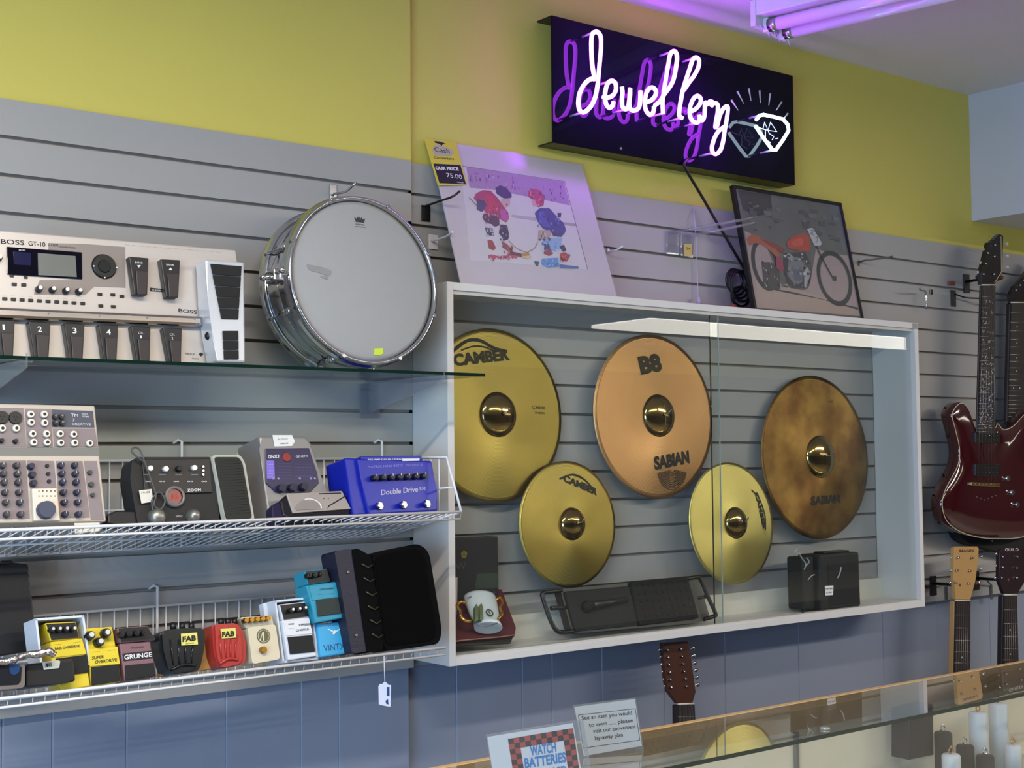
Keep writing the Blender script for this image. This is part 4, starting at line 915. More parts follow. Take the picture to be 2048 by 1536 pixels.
# ------------------------------------------------------------------ cymbals on slatwall hooks
M_C1 = cymbal_mat('brass_yellow_cymbal', 'bfa95a'); M_C2 = cymbal_mat('warm_bronze_cymbal', 'cc9e6c'); M_C3 = cymbal_mat('pale_brass_cymbal', 'd6c778'); M_C4 = cymbal_mat('stained_bronze_cymbal', '9c7a42', '70502e')
CINK = mat('cymbal_ink', '1c1a14', rough=.6)
def cymbal(px, py, pt, pb, Y, lean, m, label, letters, bellr=.26, yaw=0):
    c = W(px, py, Y); fr = Fr(c, lean, yaw); t = thing('cymbal', label, 'cymbal', fr, 'cymbals hanging in the glass cabinet')
    r = (fr.uv(*pt)[1]-fr.uv(*pb)[1])/2
    b = B(fr, m); k = r*bellr; h = .034
    prof = [(.0055, -h), (.006, -h)]
    for i in range(1, 8): a = i/7; prof.append((k*math.sin(a*math.pi/2.05), -h*(.42+.58*math.cos(a*math.pi/2))))
    for i in range(1, 14): a = i/13; prof.append((k+(r-k)*a, -h*.42+(h*.42)*(a**1.35)))
    nb = 9; rim = prof[nb-1:]; back = [(rr, y+.0011) for rr, y in reversed(rim)]
    b.lathe(rim+back, seg=128)
    d = b.obj('bronze_disc', t)
    b = B(fr, mat('polished_bell_bronze', '9c8452', rough=.10, metal=1, vary=.08)); b.lathe(prof[:nb], seg=64); b.obj('bell', t)
    for L in letters: L(fr, d, r)
    # hook through the centre hole
    b = B(fr, CH); b.tube(smooth_path([(0, -fr.O.y+.0, .0), (0, .0, .0), (0, -h-.006, .001), (0, -h-.022, .004), (.0, -h-.030, .012)], 4), .0022, 8)
    hk = b.obj('slatwall_hook'); hk['label'] = 'chrome prong holding the '+' '.join(label.split(',')[0].split(' with')[0].split(' marked')[0].split()[:9]); hk['category'] = 'hook'; hk['group'] = 'hooks carrying the cymbals'
    hk.matrix_world = fr.M
    return fr, t
def let(body, a, b_, h, bold=.05, shear=0, y=-.012):
    def f(fr, d, r):
        b = B(fr, CINK); ua, va = fr.uv(*a, y); R_ = math.hypot(ua, va); k = r*.26; yy = -.017*.55+(.017*.55)*(max(0, min(1, (R_-k)/(r-k)))**1.5)-.0012
        ub, vb = fr.uv(*b_, y); rb = math.hypot(ub, vb); y2 = -.017*.55+(.017*.55)*(max(0, min(1, (rb-k)/(r-k)))**1.5)-.0012
        b.T(body, a, b_, h, 0, bold=bold, shear=shear)
        for v in b.bm.verts:
            rr = math.hypot(v.co.x, v.co.z); v.co.y = -.0143+.0143*(max(0, min(1, (rr-k)/(r-k)))**1.35)-.0011
        b.obj('lettering', d)
    return f
def drape(b, r):
    k = r*.26
    for v in b.bm.verts:
        rr = math.hypot(v.co.x, v.co.z); v.co.y = -.0143+.0143*(max(0, min(1, (rr-k)/(r-k)))**1.35)-.0011
def stroke(pts, wd):
    def f(fr, d, r):
        b = B(fr, CINK); q = [Vector((*fr.uv(x, y, -.01), 0)) for x, y in pts]; q = smooth_path(q, 5)
        for i in range(len(q)-1):
            a, c = q[i], q[i+1]; n = Vector((-(c-a).y, (c-a).x, 0)).normalized()*wd/2
            if n.y < 0: n = -n
            vs = [b.bm.verts.new((p.x, 0, p.y)) for p in (a-n, c-n, c+n, a+n)]; b._fin([b.bm.faces.new(vs)])
        drape(b, r); b.obj('logo_stroke', d)
    return f
def arcs(cx, cy, n, r0, r1, a0, a1):
    def f(fr, d, r):
        b = B(fr, CINK); u0, v0 = fr.uv(cx, cy, -.01)
        for i in range(n):
            ra = r0+(r1-r0)*i/(n-1)
            for j in range(24):
                t0 = math.radians(a0+(a1-a0)*j/24); t1 = math.radians(a0+(a1-a0)*(j+1)/24); w = .0020
                vs = [b.bm.verts.new((u0+rr*math.cos(t), 0, v0+rr*math.sin(t))) for rr, t in ((ra, t0), (ra, t1), (ra+w, t1), (ra+w, t0))]; b._fin([b.bm.faces.new(vs)])
        drape(b, r); b.obj('logo_rings', d)
    return f
cymbal(989, 830, (990, 656), (982, 1004), -.028, 3, M_C1, 'largest yellow brass cymbal at the left, partly behind the cabinet frame', [let('CAMBER', (906, 732), (1016, 719), 22), stroke([(902, 708), (935, 682), (962, 680), (990, 696), (1016, 703)], .0085), stroke([(925, 700), (950, 692), (972, 694), (985, 700)], .004), let('C4000', (1058, 818), (1087, 820), 6, .0), let('20 RIDE', (1064, 828), (1086, 829), 4, .0)])
cymbal(1310, 832, (1300, 668), (1308, 996), -.034, 3, M_C2, 'coppery bronze cymbal marked with two words, hanging in the middle', [let('B8', (1277, 748), (1320, 740), 32, .06), let('SABIAN', (1305, 939), (1376, 925), 24), arcs(1346, 938, 11, .008, .056, 190, 350)])
cymbal(1137, 1048, (1131, 921), (1135, 1175), -.062, 4, M_C1, 'smaller yellow brass cymbal in the lower left of the cabinet', [let('CAMBER', (1122, 962), (1190, 991), 13), stroke([(1120, 958), (1148, 949), (1172, 960), (1192, 984)], .005)])
cymbal(1464, 1046, (1458, 923), (1462, 1168), -.066, 5, M_C3, 'smallest pale gold cymbal hanging near the joint of the glass doors', [let('CAMBER', (1506, 986), (1523, 1060), 10), stroke([(1504, 980), (1520, 996), (1532, 1030), (1533, 1060)], .0045)])
cymbal(1633, 914, (1626, 750), (1630, 1078), -.030, 3, M_C4, 'dark hammered bronze cymbal with stains, hanging at the right', [let('SABIAN', (1617, 1010), (1676, 1005), 16), let('AA', (1652, 806), (1664, 806), 5, 0)])
fr = Fr(W(1673, 1051, -.040), 3); b = B(fr, mat('white_paper', 'e0dfdc')); b.P([(1664, 1043), (1683, 1041), (1684, 1054), (1665, 1058)], 0, .0006); tag(b.obj('price_sticker'), 'small white sticker near the bottom rim of the dark bronze cymbal', 'sticker')

# ------------------------------------------------------------------ things on the cabinet floor
FZ = CZ0+.0187
def keepsake():
    fr = at(905, 1178, -.05, 0, 0); fr = Fr((W(905, 1178, -.05).x, -.05, FZ+.0005)); t = thing('gift_box', 'tall black box with a small gold flower emblem at the left of the cabinet', 'box', fr)
    b = B(fr, mat('dark_purple_black_card', '16131c', rough=.5)); b.P([(890, 1078), (996, 1073), (998, 1200), (890, 1220)], 0, .04, .002); 
    bd = b.obj('body', t)
    b = B(fr, mat('gold_foil_print', '9c9248', rough=.4, metal=.5))
    for k in range(5):
        a = 2*math.pi*k/5+.3; u, v = fr.uv(928, 1109); b.knob(u+.005*math.cos(a), v+.005*math.sin(a), .0042, -.0006, 0, .0042, 12)
    b.obj('emblem', bd)
    b = B(fr, mat('dark_green_print', '2b3a30', rough=.5)); b.P([(953, 1148), (995, 1146), (996, 1176), (950, 1178)], -.0006, 0); b.m(mat('dull_gold_print', '4a4a34')); b.T('W', (911, 1140), (932, 1138), 14, -.0008); b.obj('print', bd)
    fr = at(905, 1178, -.085, 0); fr = Fr((W(905, 1178, -.085).x, -.085, FZ+.0005)); b = B(fr, mat('pinkish_white_china', 'c2b3ae', rough=.3)); u, v = fr.uv(912, 1170); hh_ = fr.uv(912, 1156)[1]; b.lathe([(0, 0), (.014, 0), (.016, .01), (.018, hh_*.5), (.020, hh_), (.018, hh_), (.014, .02), (0, .015)], (u-.004, .022, 0), 'z', 32)
    tag(b.obj('china_cup'), 'white china cup behind the red velvet box, at the cabinet edge', 'cup')
    fr = Fr((W(921, 1288, -.14).x, -.142, FZ+.014), 42, 0)
    t = thing('velvet_box', 'dark red velvet presentation box propped open under the china stein', 'box', fr)
    b = B(fr, mat('crimson_velvet', '541322', rough=.95, bump=.6, bscale=80)); b.P([(890, 1182), (1004, 1177), (1033, 1255), (1030, 1272), (921, 1281), (896, 1283)], 0, .010, .004); b.obj('velvet_lining', t)
    b = B(fr, mat('brown_black_box', '241c1a', rough=.6)); b.P([(892, 1184), (1003, 1180), (1031, 1262), (1022, 1286), (896, 1292)], .010, .016, .003, yd=.010); b.obj('box_tray', t)
    b = B(fr, mat('tan_trim', '9c7458', rough=.6)); q = [fr.uv(x, y, -.001) for x, y in ((905, 1284), (921, 1281), (1000, 1274), (1028, 1270))]; b.tube([(u, -.001, v) for u, v in q], .0016, 6); b.obj('gilt_edge', t)
    # stein lies on the lining, mouth upward
    O2 = fr.M @ Vector((0, -.030, 0)); fs = Fr(O2, 42, 0)
    t = thing('china_stein', 'white china mug with green crest and ornate gold handles lying in the red velvet box', 'mug', fs)
    A = Vector((*fs.uv(959, 1194), 0)); Z = Vector((*fs.uv(977, 1256), 0)); ax = (Z-A); L = ax.length; ax.normalize()
    wt = (Vector((*fs.uv(991, 1189), 0))-Vector((*fs.uv(930, 1199), 0))).length/2*.9
    prof = [(0, .98), (.05, 1.0), (.25, .97), (.5, .93), (.68, .86), (.76, .74), (.82, .72), (.88, .84), (1.0, .86)]
    pts = []; rad = []
    for a, k in prof: c = A+ax*L*a; pts.append((c.x, 0, c.y)); rad.append(wt*k)
    b = B(fs, mat('white_china', 'ccd2d4', rough=.2, coat=.3)); b.tube(pts, 1, 32, radii=rad)
    for v in b.bm.verts: v.co.y *= .62
    bd = b.obj('cup_body', t)
    yy = -wt*.62
    b = B(fs, mat('dark_bronze_rim', '6a5f52', rough=.4)); b.tube([(fs.uv(x, y, yy*.3)[0], yy*.55, fs.uv(x, y, yy*.3)[1]) for x, y in ((932, 1199), (960, 1192), (990, 1188))], .0012, 6); b.obj('rim_line', bd)
    b = B(fs, mat('sage_green_print', '5f6a48', rough=.5)); b.P([(950, 1214), (953, 1207), (957, 1216), (957, 1240), (951, 1243)], yy-.0012, yy+.010, rnd=.001); b.P([(959, 1210), (963, 1206), (966, 1214), (965, 1238), (960, 1240)], yy-.0012, yy+.010, rnd=.001); b.P([(974, 1196), (980, 1201), (979, 1207), (973, 1207)], yy*.9, yy*.9+.006); b.obj('crest', bd)
    u, v = fs.uv(980, 1224, yy); b = B(fs, mat('dark_green_ring', '3c4434', rough=.4)); b.lathe([(.0068, yy*.86), (.0068, yy*.86-.0025), (.0098, yy*.86-.0025), (.0098, yy*.86)], (u, 0, v), seg=24); b.m(mat('pale_cameo', 'c8ccc8', rough=.4)); b.lathe([(0, yy*.86-.001), (.0068, yy*.86-.001)], (u, 0, v), seg=24); b.m(mat('dark_green_ring', '3c4434')); b.box(u-.0016, u+.0016, yy*.86-.0018, yy*.86-.001, v-.004, v+.004); b.obj('cameo', bd)
    b = B(fs, mat('dull_blue_band', '66708a', rough=.4)); b.tube([(fs.uv(x, y, yy*.8)[0], yy*.86, fs.uv(x, y, yy*.8)[1]) for x, y in ((955, 1250), (972, 1254), (994, 1247))], .0014, 6); b.obj('base_band', bd)
    for pl in ([(932, 1206), (920, 1204), (914, 1212), (920, 1222), (922, 1234), (932, 1242), (942, 1242)], [(990, 1200), (1000, 1195), (1004, 1206), (1000, 1216), (1004, 1228), (996, 1238)]):
        b = B(fs, mat('antique_gold', 'd8a04c', rough=.3, metal=1, bump=.8, bscale=180)); b.tube(smooth_path([(fs.uv(x, y, yy*.5)[0], yy*.5, fs.uv(x, y, yy*.5)[1]) for x, y in pl], 4), .0040, 8); b.obj('handle', t)
keepsake()

def mic_tray():
    fr = Fr((W(1143, 1267, -.13).x, -.132, FZ+.002), 14, 0)
    t = thing('microphone_case', 'long black plastic tray case with loop handles holding a microphone', 'case', fr)
    M_T = mat('charcoal_moulded_plastic', '0e0e0f', rough=.42); M_T2 = mat('eggcrate_foam', '101011', rough=.95, bump=1.0, bscale=90)
    b = B(fr, M_T); b.P([(1120, 1178), (1385, 1156), (1398, 1160), (1420, 1236), (1395, 1246), (1160, 1266), (1143, 1262)], .004, .030, .004, yd=.004, rnd=.01); b.obj('shell', t)
    b = B(fr, mat('dark_grey_foam', '1c1c1d', rough=.9)); b.P([(1130, 1183), (1258, 1172), (1275, 1250), (1152, 1262)], -.001, .006, .003, rnd=.004); b.obj('foam_half', t)
    b = B(fr, M_T2); b.P([(1262, 1163), (1376, 1156), (1398, 1236), (1280, 1250)], -.004, .006, .003, rnd=.004); fm = b.obj('eggcrate_foam', t)
    b = B(fr, M_T2)
    for i in range(9):
        for j in range(5):
            x = 1272+12*i+j*4; y = 1172+15*j-i*.9; u, v = fr.uv(x, y); b.sph((u, -.004, v), .0058, (1, .8, 1), 8)
    b.obj('foam_peaks', fm)
    # loop handles
    for pts in ([(1126, 1180), (1100, 1183), (1088, 1186), (1090, 1200), (1104, 1240), (1116, 1260), (1130, 1264), (1150, 1262)], [(1372, 1158), (1395, 1154), (1404, 1158), (1420, 1195), (1434, 1226), (1430, 1232), (1410, 1238)]):
        b = B(fr, M_T); b.tube(smooth_path([(fr.uv(x, y)[0], .006, fr.uv(x, y)[1]) for x, y in pts], 5), .0058, 10); b.obj('loop_handle', t)
    for p0, p1 in (((1106, 1215), (1140, 1214)), ((1398, 1196), (1416, 1192))):
        b = B(fr, M_T); b.tube([(fr.uv(*p0)[0], .008, fr.uv(*p0)[1]), (fr.uv(*p1)[0], .008, fr.uv(*p1)[1])], .0058, 8); b.obj('handle_bridge', t)
    # dynamic microphone lying in the foam
    fr2 = fr; t2 = thing('microphone', 'black hand-held microphone lying in the foam of the tray case', 'microphone', fr)
    a = Vector((fr.uv(1170, 1214)[0], -.008, fr.uv(1170, 1214)[1])); c = Vector((fr.uv(1250, 1200)[0], -.006, fr.uv(1250, 1200)[1])); d = (c-a).normalized()
    b = B(fr, mat('dark_mesh_grille', '1e1e20', rough=.4, metal=.7, bump=1, bscale=500)); b.sph(a, .0155); b.cyl(a, a+d*.018, .0155, .012, 16); b.obj('grille', t2)
    b = B(fr, M_PLK); b.cyl(a+d*.018, c, .0115, .0075, 16); b.obj('handle', t2)
mic_tray()

def amp():
    fr = Fr((W(1651, 1219, -.135).x, -.135, FZ+.004), 2, -22)
    t = thing('practice_amplifier', 'small boxy black practice amplifier wrapped in plastic at the right of the cabinet', 'amplifier', fr)
    s_ = fr.uv(1726, 1207)[0]; h = fr.uv(1719, 1101)[1]
    fr = Fr((W(1645, 1219, -.148).x, -.148, FZ+.004), 1, 0); t.matrix_world = fr.M
    w = fr.uv(1722, 1207)[0]; h = fr.uv(1690, 1106)[1]; dp = .085
    b = B(fr, mat('black_tolex', '131414', rough=.65, bump=.6, bscale=240)); b.box(-.004, w, 0, dp, 0, h, .006)
    b.box(-.058, -.006, .018, dp-.004, .004, h-.004, .006); bd = b.obj('body', t)
    b = B(fr, M_PLK)
    for x in (.006, w-.012, -.05):
        y = .006 if x > 0 else .03; b.cyl((x, y, -.0035), (x, y, .004), .006, seg=10)
    b.obj('foot', t)
    b = B(fr, mat('dark_speaker_cloth', '1b1b1b', rough=.9)); b.box(.03, w-.010, -.0015, 0, .012, h-.03, .001); b.obj('grille_cloth', t)
    b = B(fr, M_PLK); b.box(.04, w-.02, .02, .06, h, h+.006, .003); b.obj('top_strap', t)
    b = B(fr, mat('white_paper', 'e0dfdc')); b.P([(1650, 1172), (1667, 1171), (1666, 1190), (1651, 1191)], -.003, -.0022); b.m(INK); b.T('79.99', (1651, 1180), (1665, 1179), 4, -.0036); b.T('CUBE', (1652, 1187), (1664, 1186), 3, -.0036); b.obj('price_label', t)
    b = B(fr, mat('clear_shrink_wrap', 'cfd2d2', rough=.12, alpha=.35, spec=1)); 
    random.seed(5)
    for pl in ([(1606, 1104), (1612, 1116), (1620, 1128), (1617, 1140)], [(1622, 1116), (1627, 1124), (1620, 1132)], [(1625, 1160), (1632, 1152), (1638, 1150)], [(1682, 1134), (1680, 1146), (1675, 1156)], [(1604, 1098), (1598, 1106), (1610, 1108)]):
        b.tube(smooth_path([(fr.uv(x, y, -.006)[0], -.006 if x > 1640 else .010, fr.uv(x, y, -.006)[1]) for x, y in pl], 4), .0022, 6)
    b.obj('wrap_creases', t)
amp()

# ================================================================== PICTURES STANDING ON THE CABINET
def hockey():
    fr = Fr((W(926, 572, -.125).x, -.125, CZ1+.0008), 19.5, 0)
    t = thing('picture', 'white matted print of two child hockey players, leaning on the cabinet top', 'picture', fr)
    w = fr.uv(1233, 591)[0]; h = fr.uv(1166, 330)[1]; x0 = -.004
    b = B(fr, mat('white_mat_board', 'cfc6cc', rough=.5, vary=.015)); b.box(x0, w, 0, .004, 0, h); bd = b.obj('mat_board', t)
    q = lambda L: [(900+x*300/1843, 320+y*250/1536) for x, y in L]
    y1 = [-.0006]
    def pc(col, L, rnd=.002, name=None):
        y1[0] -= .000013; bb.m(mat('art_'+col, col, rough=.6, vary=.12, scale=90)); bb.P(q(L), y1[0], y1[0]+.0004, rnd=rnd)
    bb = B(fr, mat('picture_paper', 'd8d2d8', rough=.5)); bb.P(q([(200, 80), (1400, 265), (1680, 1345), (560, 1250)]), -.0006, 0)
    bb.P(q([(130, 70), (1405, 265), (1690, 1350), (250, 1230)]), -.0005, 0)
    pc('a884b4', [(200, 84), (1400, 268), (1475, 560), (1200, 500), (900, 440), (560, 370), (240, 340)])
    random.seed(11)
    for i in range(70):
        x = random.uniform(230, 1400); yt = 100+(x-200)*.155; y = random.uniform(yt+10, yt+190+(x-200)*.03); s = random.uniform(10, 26)
        pc(random.choice(['7a4a96', '9a5aa8', 'b06ab0', '5f4288', 'c9a2cc']), [(x, y), (x+s*.7, y+2), (x+s*.8, y+s*1.5), (x+2, y+s*1.4)], .001)
    pc('b8b0c2', [(760, 670), (1060, 705), (1060, 745), (760, 700)]); pc('b09aa8', [(1380, 760), (1540, 780), (1550, 812), (1385, 795)])
    # left player
    pc('b03058', [(400, 370), (500, 375), (590, 470), (650, 560), (715, 640), (725, 720), (690, 770), (560, 690), (440, 650), (380, 560), (290, 470), (320, 410)], .004)
    pc('c8324c', [(430, 420), (520, 440), (590, 560), (600, 650), (500, 640), (440, 560)], .004); pc('c050a0', [(620, 600), (700, 620), (720, 720), (680, 760), (610, 700)], .003)
    pc('3a3064', [(330, 480), (430, 500), (440, 560), (400, 640), (330, 610)], .003); pc('33265e', [(560, 340), (620, 310), (700, 350), (760, 420), (755, 465), (700, 470), (660, 470), (570, 410)], .004)
    pc('d0a8b0', [(640, 470), (740, 480), (735, 560), (680, 590), (620, 520)], .003); pc('5a2e4c', [(420, 650), (600, 700), (610, 800), (560, 820), (430, 760), (395, 700)], .003)
    pc('d8c8d4', [(425, 770), (520, 790), (525, 830), (430, 815)], .001); pc('2e2c48', [(430, 830), (520, 840), (545, 930), (460, 925)], .002); pc('3a2a48', [(620, 790), (700, 800), (725, 900), (715, 980), (670, 980), (600, 900)], .003)
    pc('a04038', [(460, 980), (520, 985), (565, 1080), (540, 1110), (480, 1090)], .003); pc('9a5048', [(630, 990), (700, 1030), (760, 1100), (750, 1150), (660, 1080)], .003)
    pc('6a3a44', [(740, 1120), (880, 1150), (885, 1195), (750, 1165)], .002)
    for x in range(470, 830, 36): pc('c04a64', [(x, 1170+(x % 5)*6), (x+46, 1150+(x % 7)*8), (x+60, 1175), (x+10, 1215)], .001)
    # right player
    pc('b83a64', [(960, 380), (1040, 350), (1120, 380), (1160, 480), (1150, 560), (1080, 580), (1050, 500), (960, 450)], .004); pc('d8a0a8', [(1000, 480), (1060, 490), (1060, 570), (1020, 560)], .002)
    pc('3c3a8c', [(1040, 650), (1100, 590), (1220, 590), (1300, 680), (1400, 780), (1425, 860), (1400, 920), (1260, 900), (1140, 840), (1080, 760)], .005); pc('5050b0', [(1090, 640), (1150, 620), (1190, 740), (1240, 830), (1160, 820), (1090, 740)], .003)
    pc('30305c', [(1320, 650), (1370, 650), (1360, 700), (1330, 700)], .002); pc('b8a49c', [(1090, 860), (1230, 860), (1240, 930), (1150, 970), (1080, 990)], .003); pc('3a3468', [(1250, 890), (1400, 900), (1370, 945), (1270, 935)], .002)
    pc('8fb4dc', [(1160, 960), (1380, 950), (1360, 1080), (1300, 1130), (1240, 1090), (1120, 1040)], .004); pc('44406c', [(1150, 1030), (1220, 1040), (1230, 1110), (1170, 1090)], .002)
    pc('9a3c3c', [(1160, 1120), (1240, 1090), (1270, 1150), (1220, 1180), (1150, 1150)], .002); pc('b04438', [(1350, 1150), (1420, 1130), (1470, 1190), (1440, 1250), (1360, 1230)], .004); pc('34304c', [(1340, 1060), (1400, 1040), (1430, 1110), (1390, 1130)], .002)
    pc('5c94d0', [(1130, 1210), (1330, 1200), (1340, 1310), (1200, 1320), (1120, 1280)], .003); pc('4a6aa8', [(1340, 1280), (1580, 1310), (1580, 1335), (1350, 1330)], .002); pc('3a4a6c', [(1035, 1240), (1100, 1250), (1080, 1310), (1050, 1290)], .002)
    pc('c0923a', [(880, 1150), (960, 1130), (985, 1170), (900, 1180)], .002); pc('d8c090', [(885, 1180), (1000, 1180), (980, 1215), (895, 1205)], .002)
    for (xa_, xb_, ya, yb, cols_) in ((400, 700, 400, 680, ('d84a70', '98284c', 'e87890', '6a2a60')), (420, 600, 650, 800, ('7a3a58', 'c890a8', '3a2848')), (440, 530, 830, 920, ('5a5070', 'c8b8cc')), (610, 710, 800, 970, ('6a5070', 'c8a8bc', '2a2040')), (980, 1130, 370, 540, ('d8587c', '8c2850', 'e898a8')), (1070, 1380, 620, 880, ('6a68c8', '2c2a70', '8c8ad8')), (1090, 1230, 870, 970, ('8a5a48', 'd8c8b8', '4a3a5c')), (1130, 1360, 970, 1100, ('c8dcf0', '6a98d0', '404878')), (1150, 1330, 1210, 1300, ('88b4e4', '3c70b0')), (480, 760, 1160, 1210, ('d06880', 'e8a0b0', 'a83858')), (640, 760, 1030, 1140, ('c08070', '7a3038')), (1350, 1460, 1150, 1240, ('d87060', '7c2c28'))):
        for i in range(16):
            x = random.uniform(xa_, xb_); y = random.uniform(ya, yb); a = random.uniform(8, 26); c = random.uniform(14, 46)
            pc(random.choice(cols_), [(x, y), (x+a, y+c*.2), (x+a*.9, y+c), (x+a*.2, y+c*.8)], .0012)
    art = bb.obj('artwork', bd)
    def stick(L, col, w_):
        y = -.003; pts = [fr.uv(*p, y) for p in q(L)]; s2 = B(fr, mat('art_'+col, col, rough=.6)); s2.tube(smooth_path([(u, y, v) for u, v in pts], 5), w_, 6); s2.obj('painted_stick', art)
    stick([(725, 990), (790, 1060), (860, 1105), (930, 1130)], 'a89040', .0009); stick([(1075, 1010), (1040, 1080), (990, 1110), (940, 1140)], '9a8a5a', .0009); stick([(235, 460), (300, 530), (350, 570)], '6a4a5a', .0009)
    # thin printed border and shrink wrap
    b = B(fr, mat('grey_line', '7c6c84', rough=.6)); L = q([(140, 75), (1405, 265), (1690, 1350)]); P3 = [(fr.uv(x, y)[0], -.0012, fr.uv(x, y)[1]) for x, y in L]; b.tube(P3, .0006, 4); b.obj('border_line', bd)
    b = B(fr, glass('shrink_wrap', 'ffffff', refl=.9, haze=.06, rough=.22)); b.box(x0-.002, w+.002, -.0048, -.0044, -.0, h+.001)
    b.obj('shrink_wrap', t)
    # price tag over the corner
    ft = Fr((fr.uv(868, 372)[0]*0+W(876, 370, -.03).x, W(876, 370, -.03).y, W(876, 370, -.03).z))
    ft = Fr(fr.M @ Vector((fr.uv(875, 370, -.006)[0], -.006, fr.uv(875, 370, -.006)[1])), 19.5, 0)
    g = thing('price_tag', 'yellow and black price tag taped over the corner of the hockey print', 'price tag', ft)
    b = B(ft, mat('bright_yellow_card', 'd2c03c', rough=.6)); b.P([(848, 276), (912, 284), (934, 369), (876, 371)], 0, .0008); cd_ = b.obj('card', g)
    b = B(ft, INK); b.P([(867, 327), (921, 330), (932, 368), (879, 366)], -.0005, 0); b.obj('black_panel', cd_)
    b = B(ft, WINK); b.T('OUR PRICE', (872, 339), (918, 341), 6, -.0009, bold=.04); b.T('75.00', (894, 354), (925, 358), 8, -.0009); b.T('each', (914, 365), (928, 367), 3, -.0009); b.obj('white_lettering', cd_)
    b = B(ft, mat('grey_cloud_print', 'b3a89a', rough=.6)); b.P([(865, 300), (868, 291), (880, 289), (890, 294), (905, 299), (908, 308), (900, 312), (870, 311)], -.0004, 0, rnd=.003); b.m(INK); b.P([(869, 282), (880, 283), (891, 287), (886, 288), (883, 292), (880, 288), (870, 285)], -.0007, 0); b.T('Cash', (870, 303), (900, 307), 9, -.0007); b.T('Converters', (868, 317), (908, 320), 5, -.0007, shear=.2); b.obj('logo', cd_)
hockey()

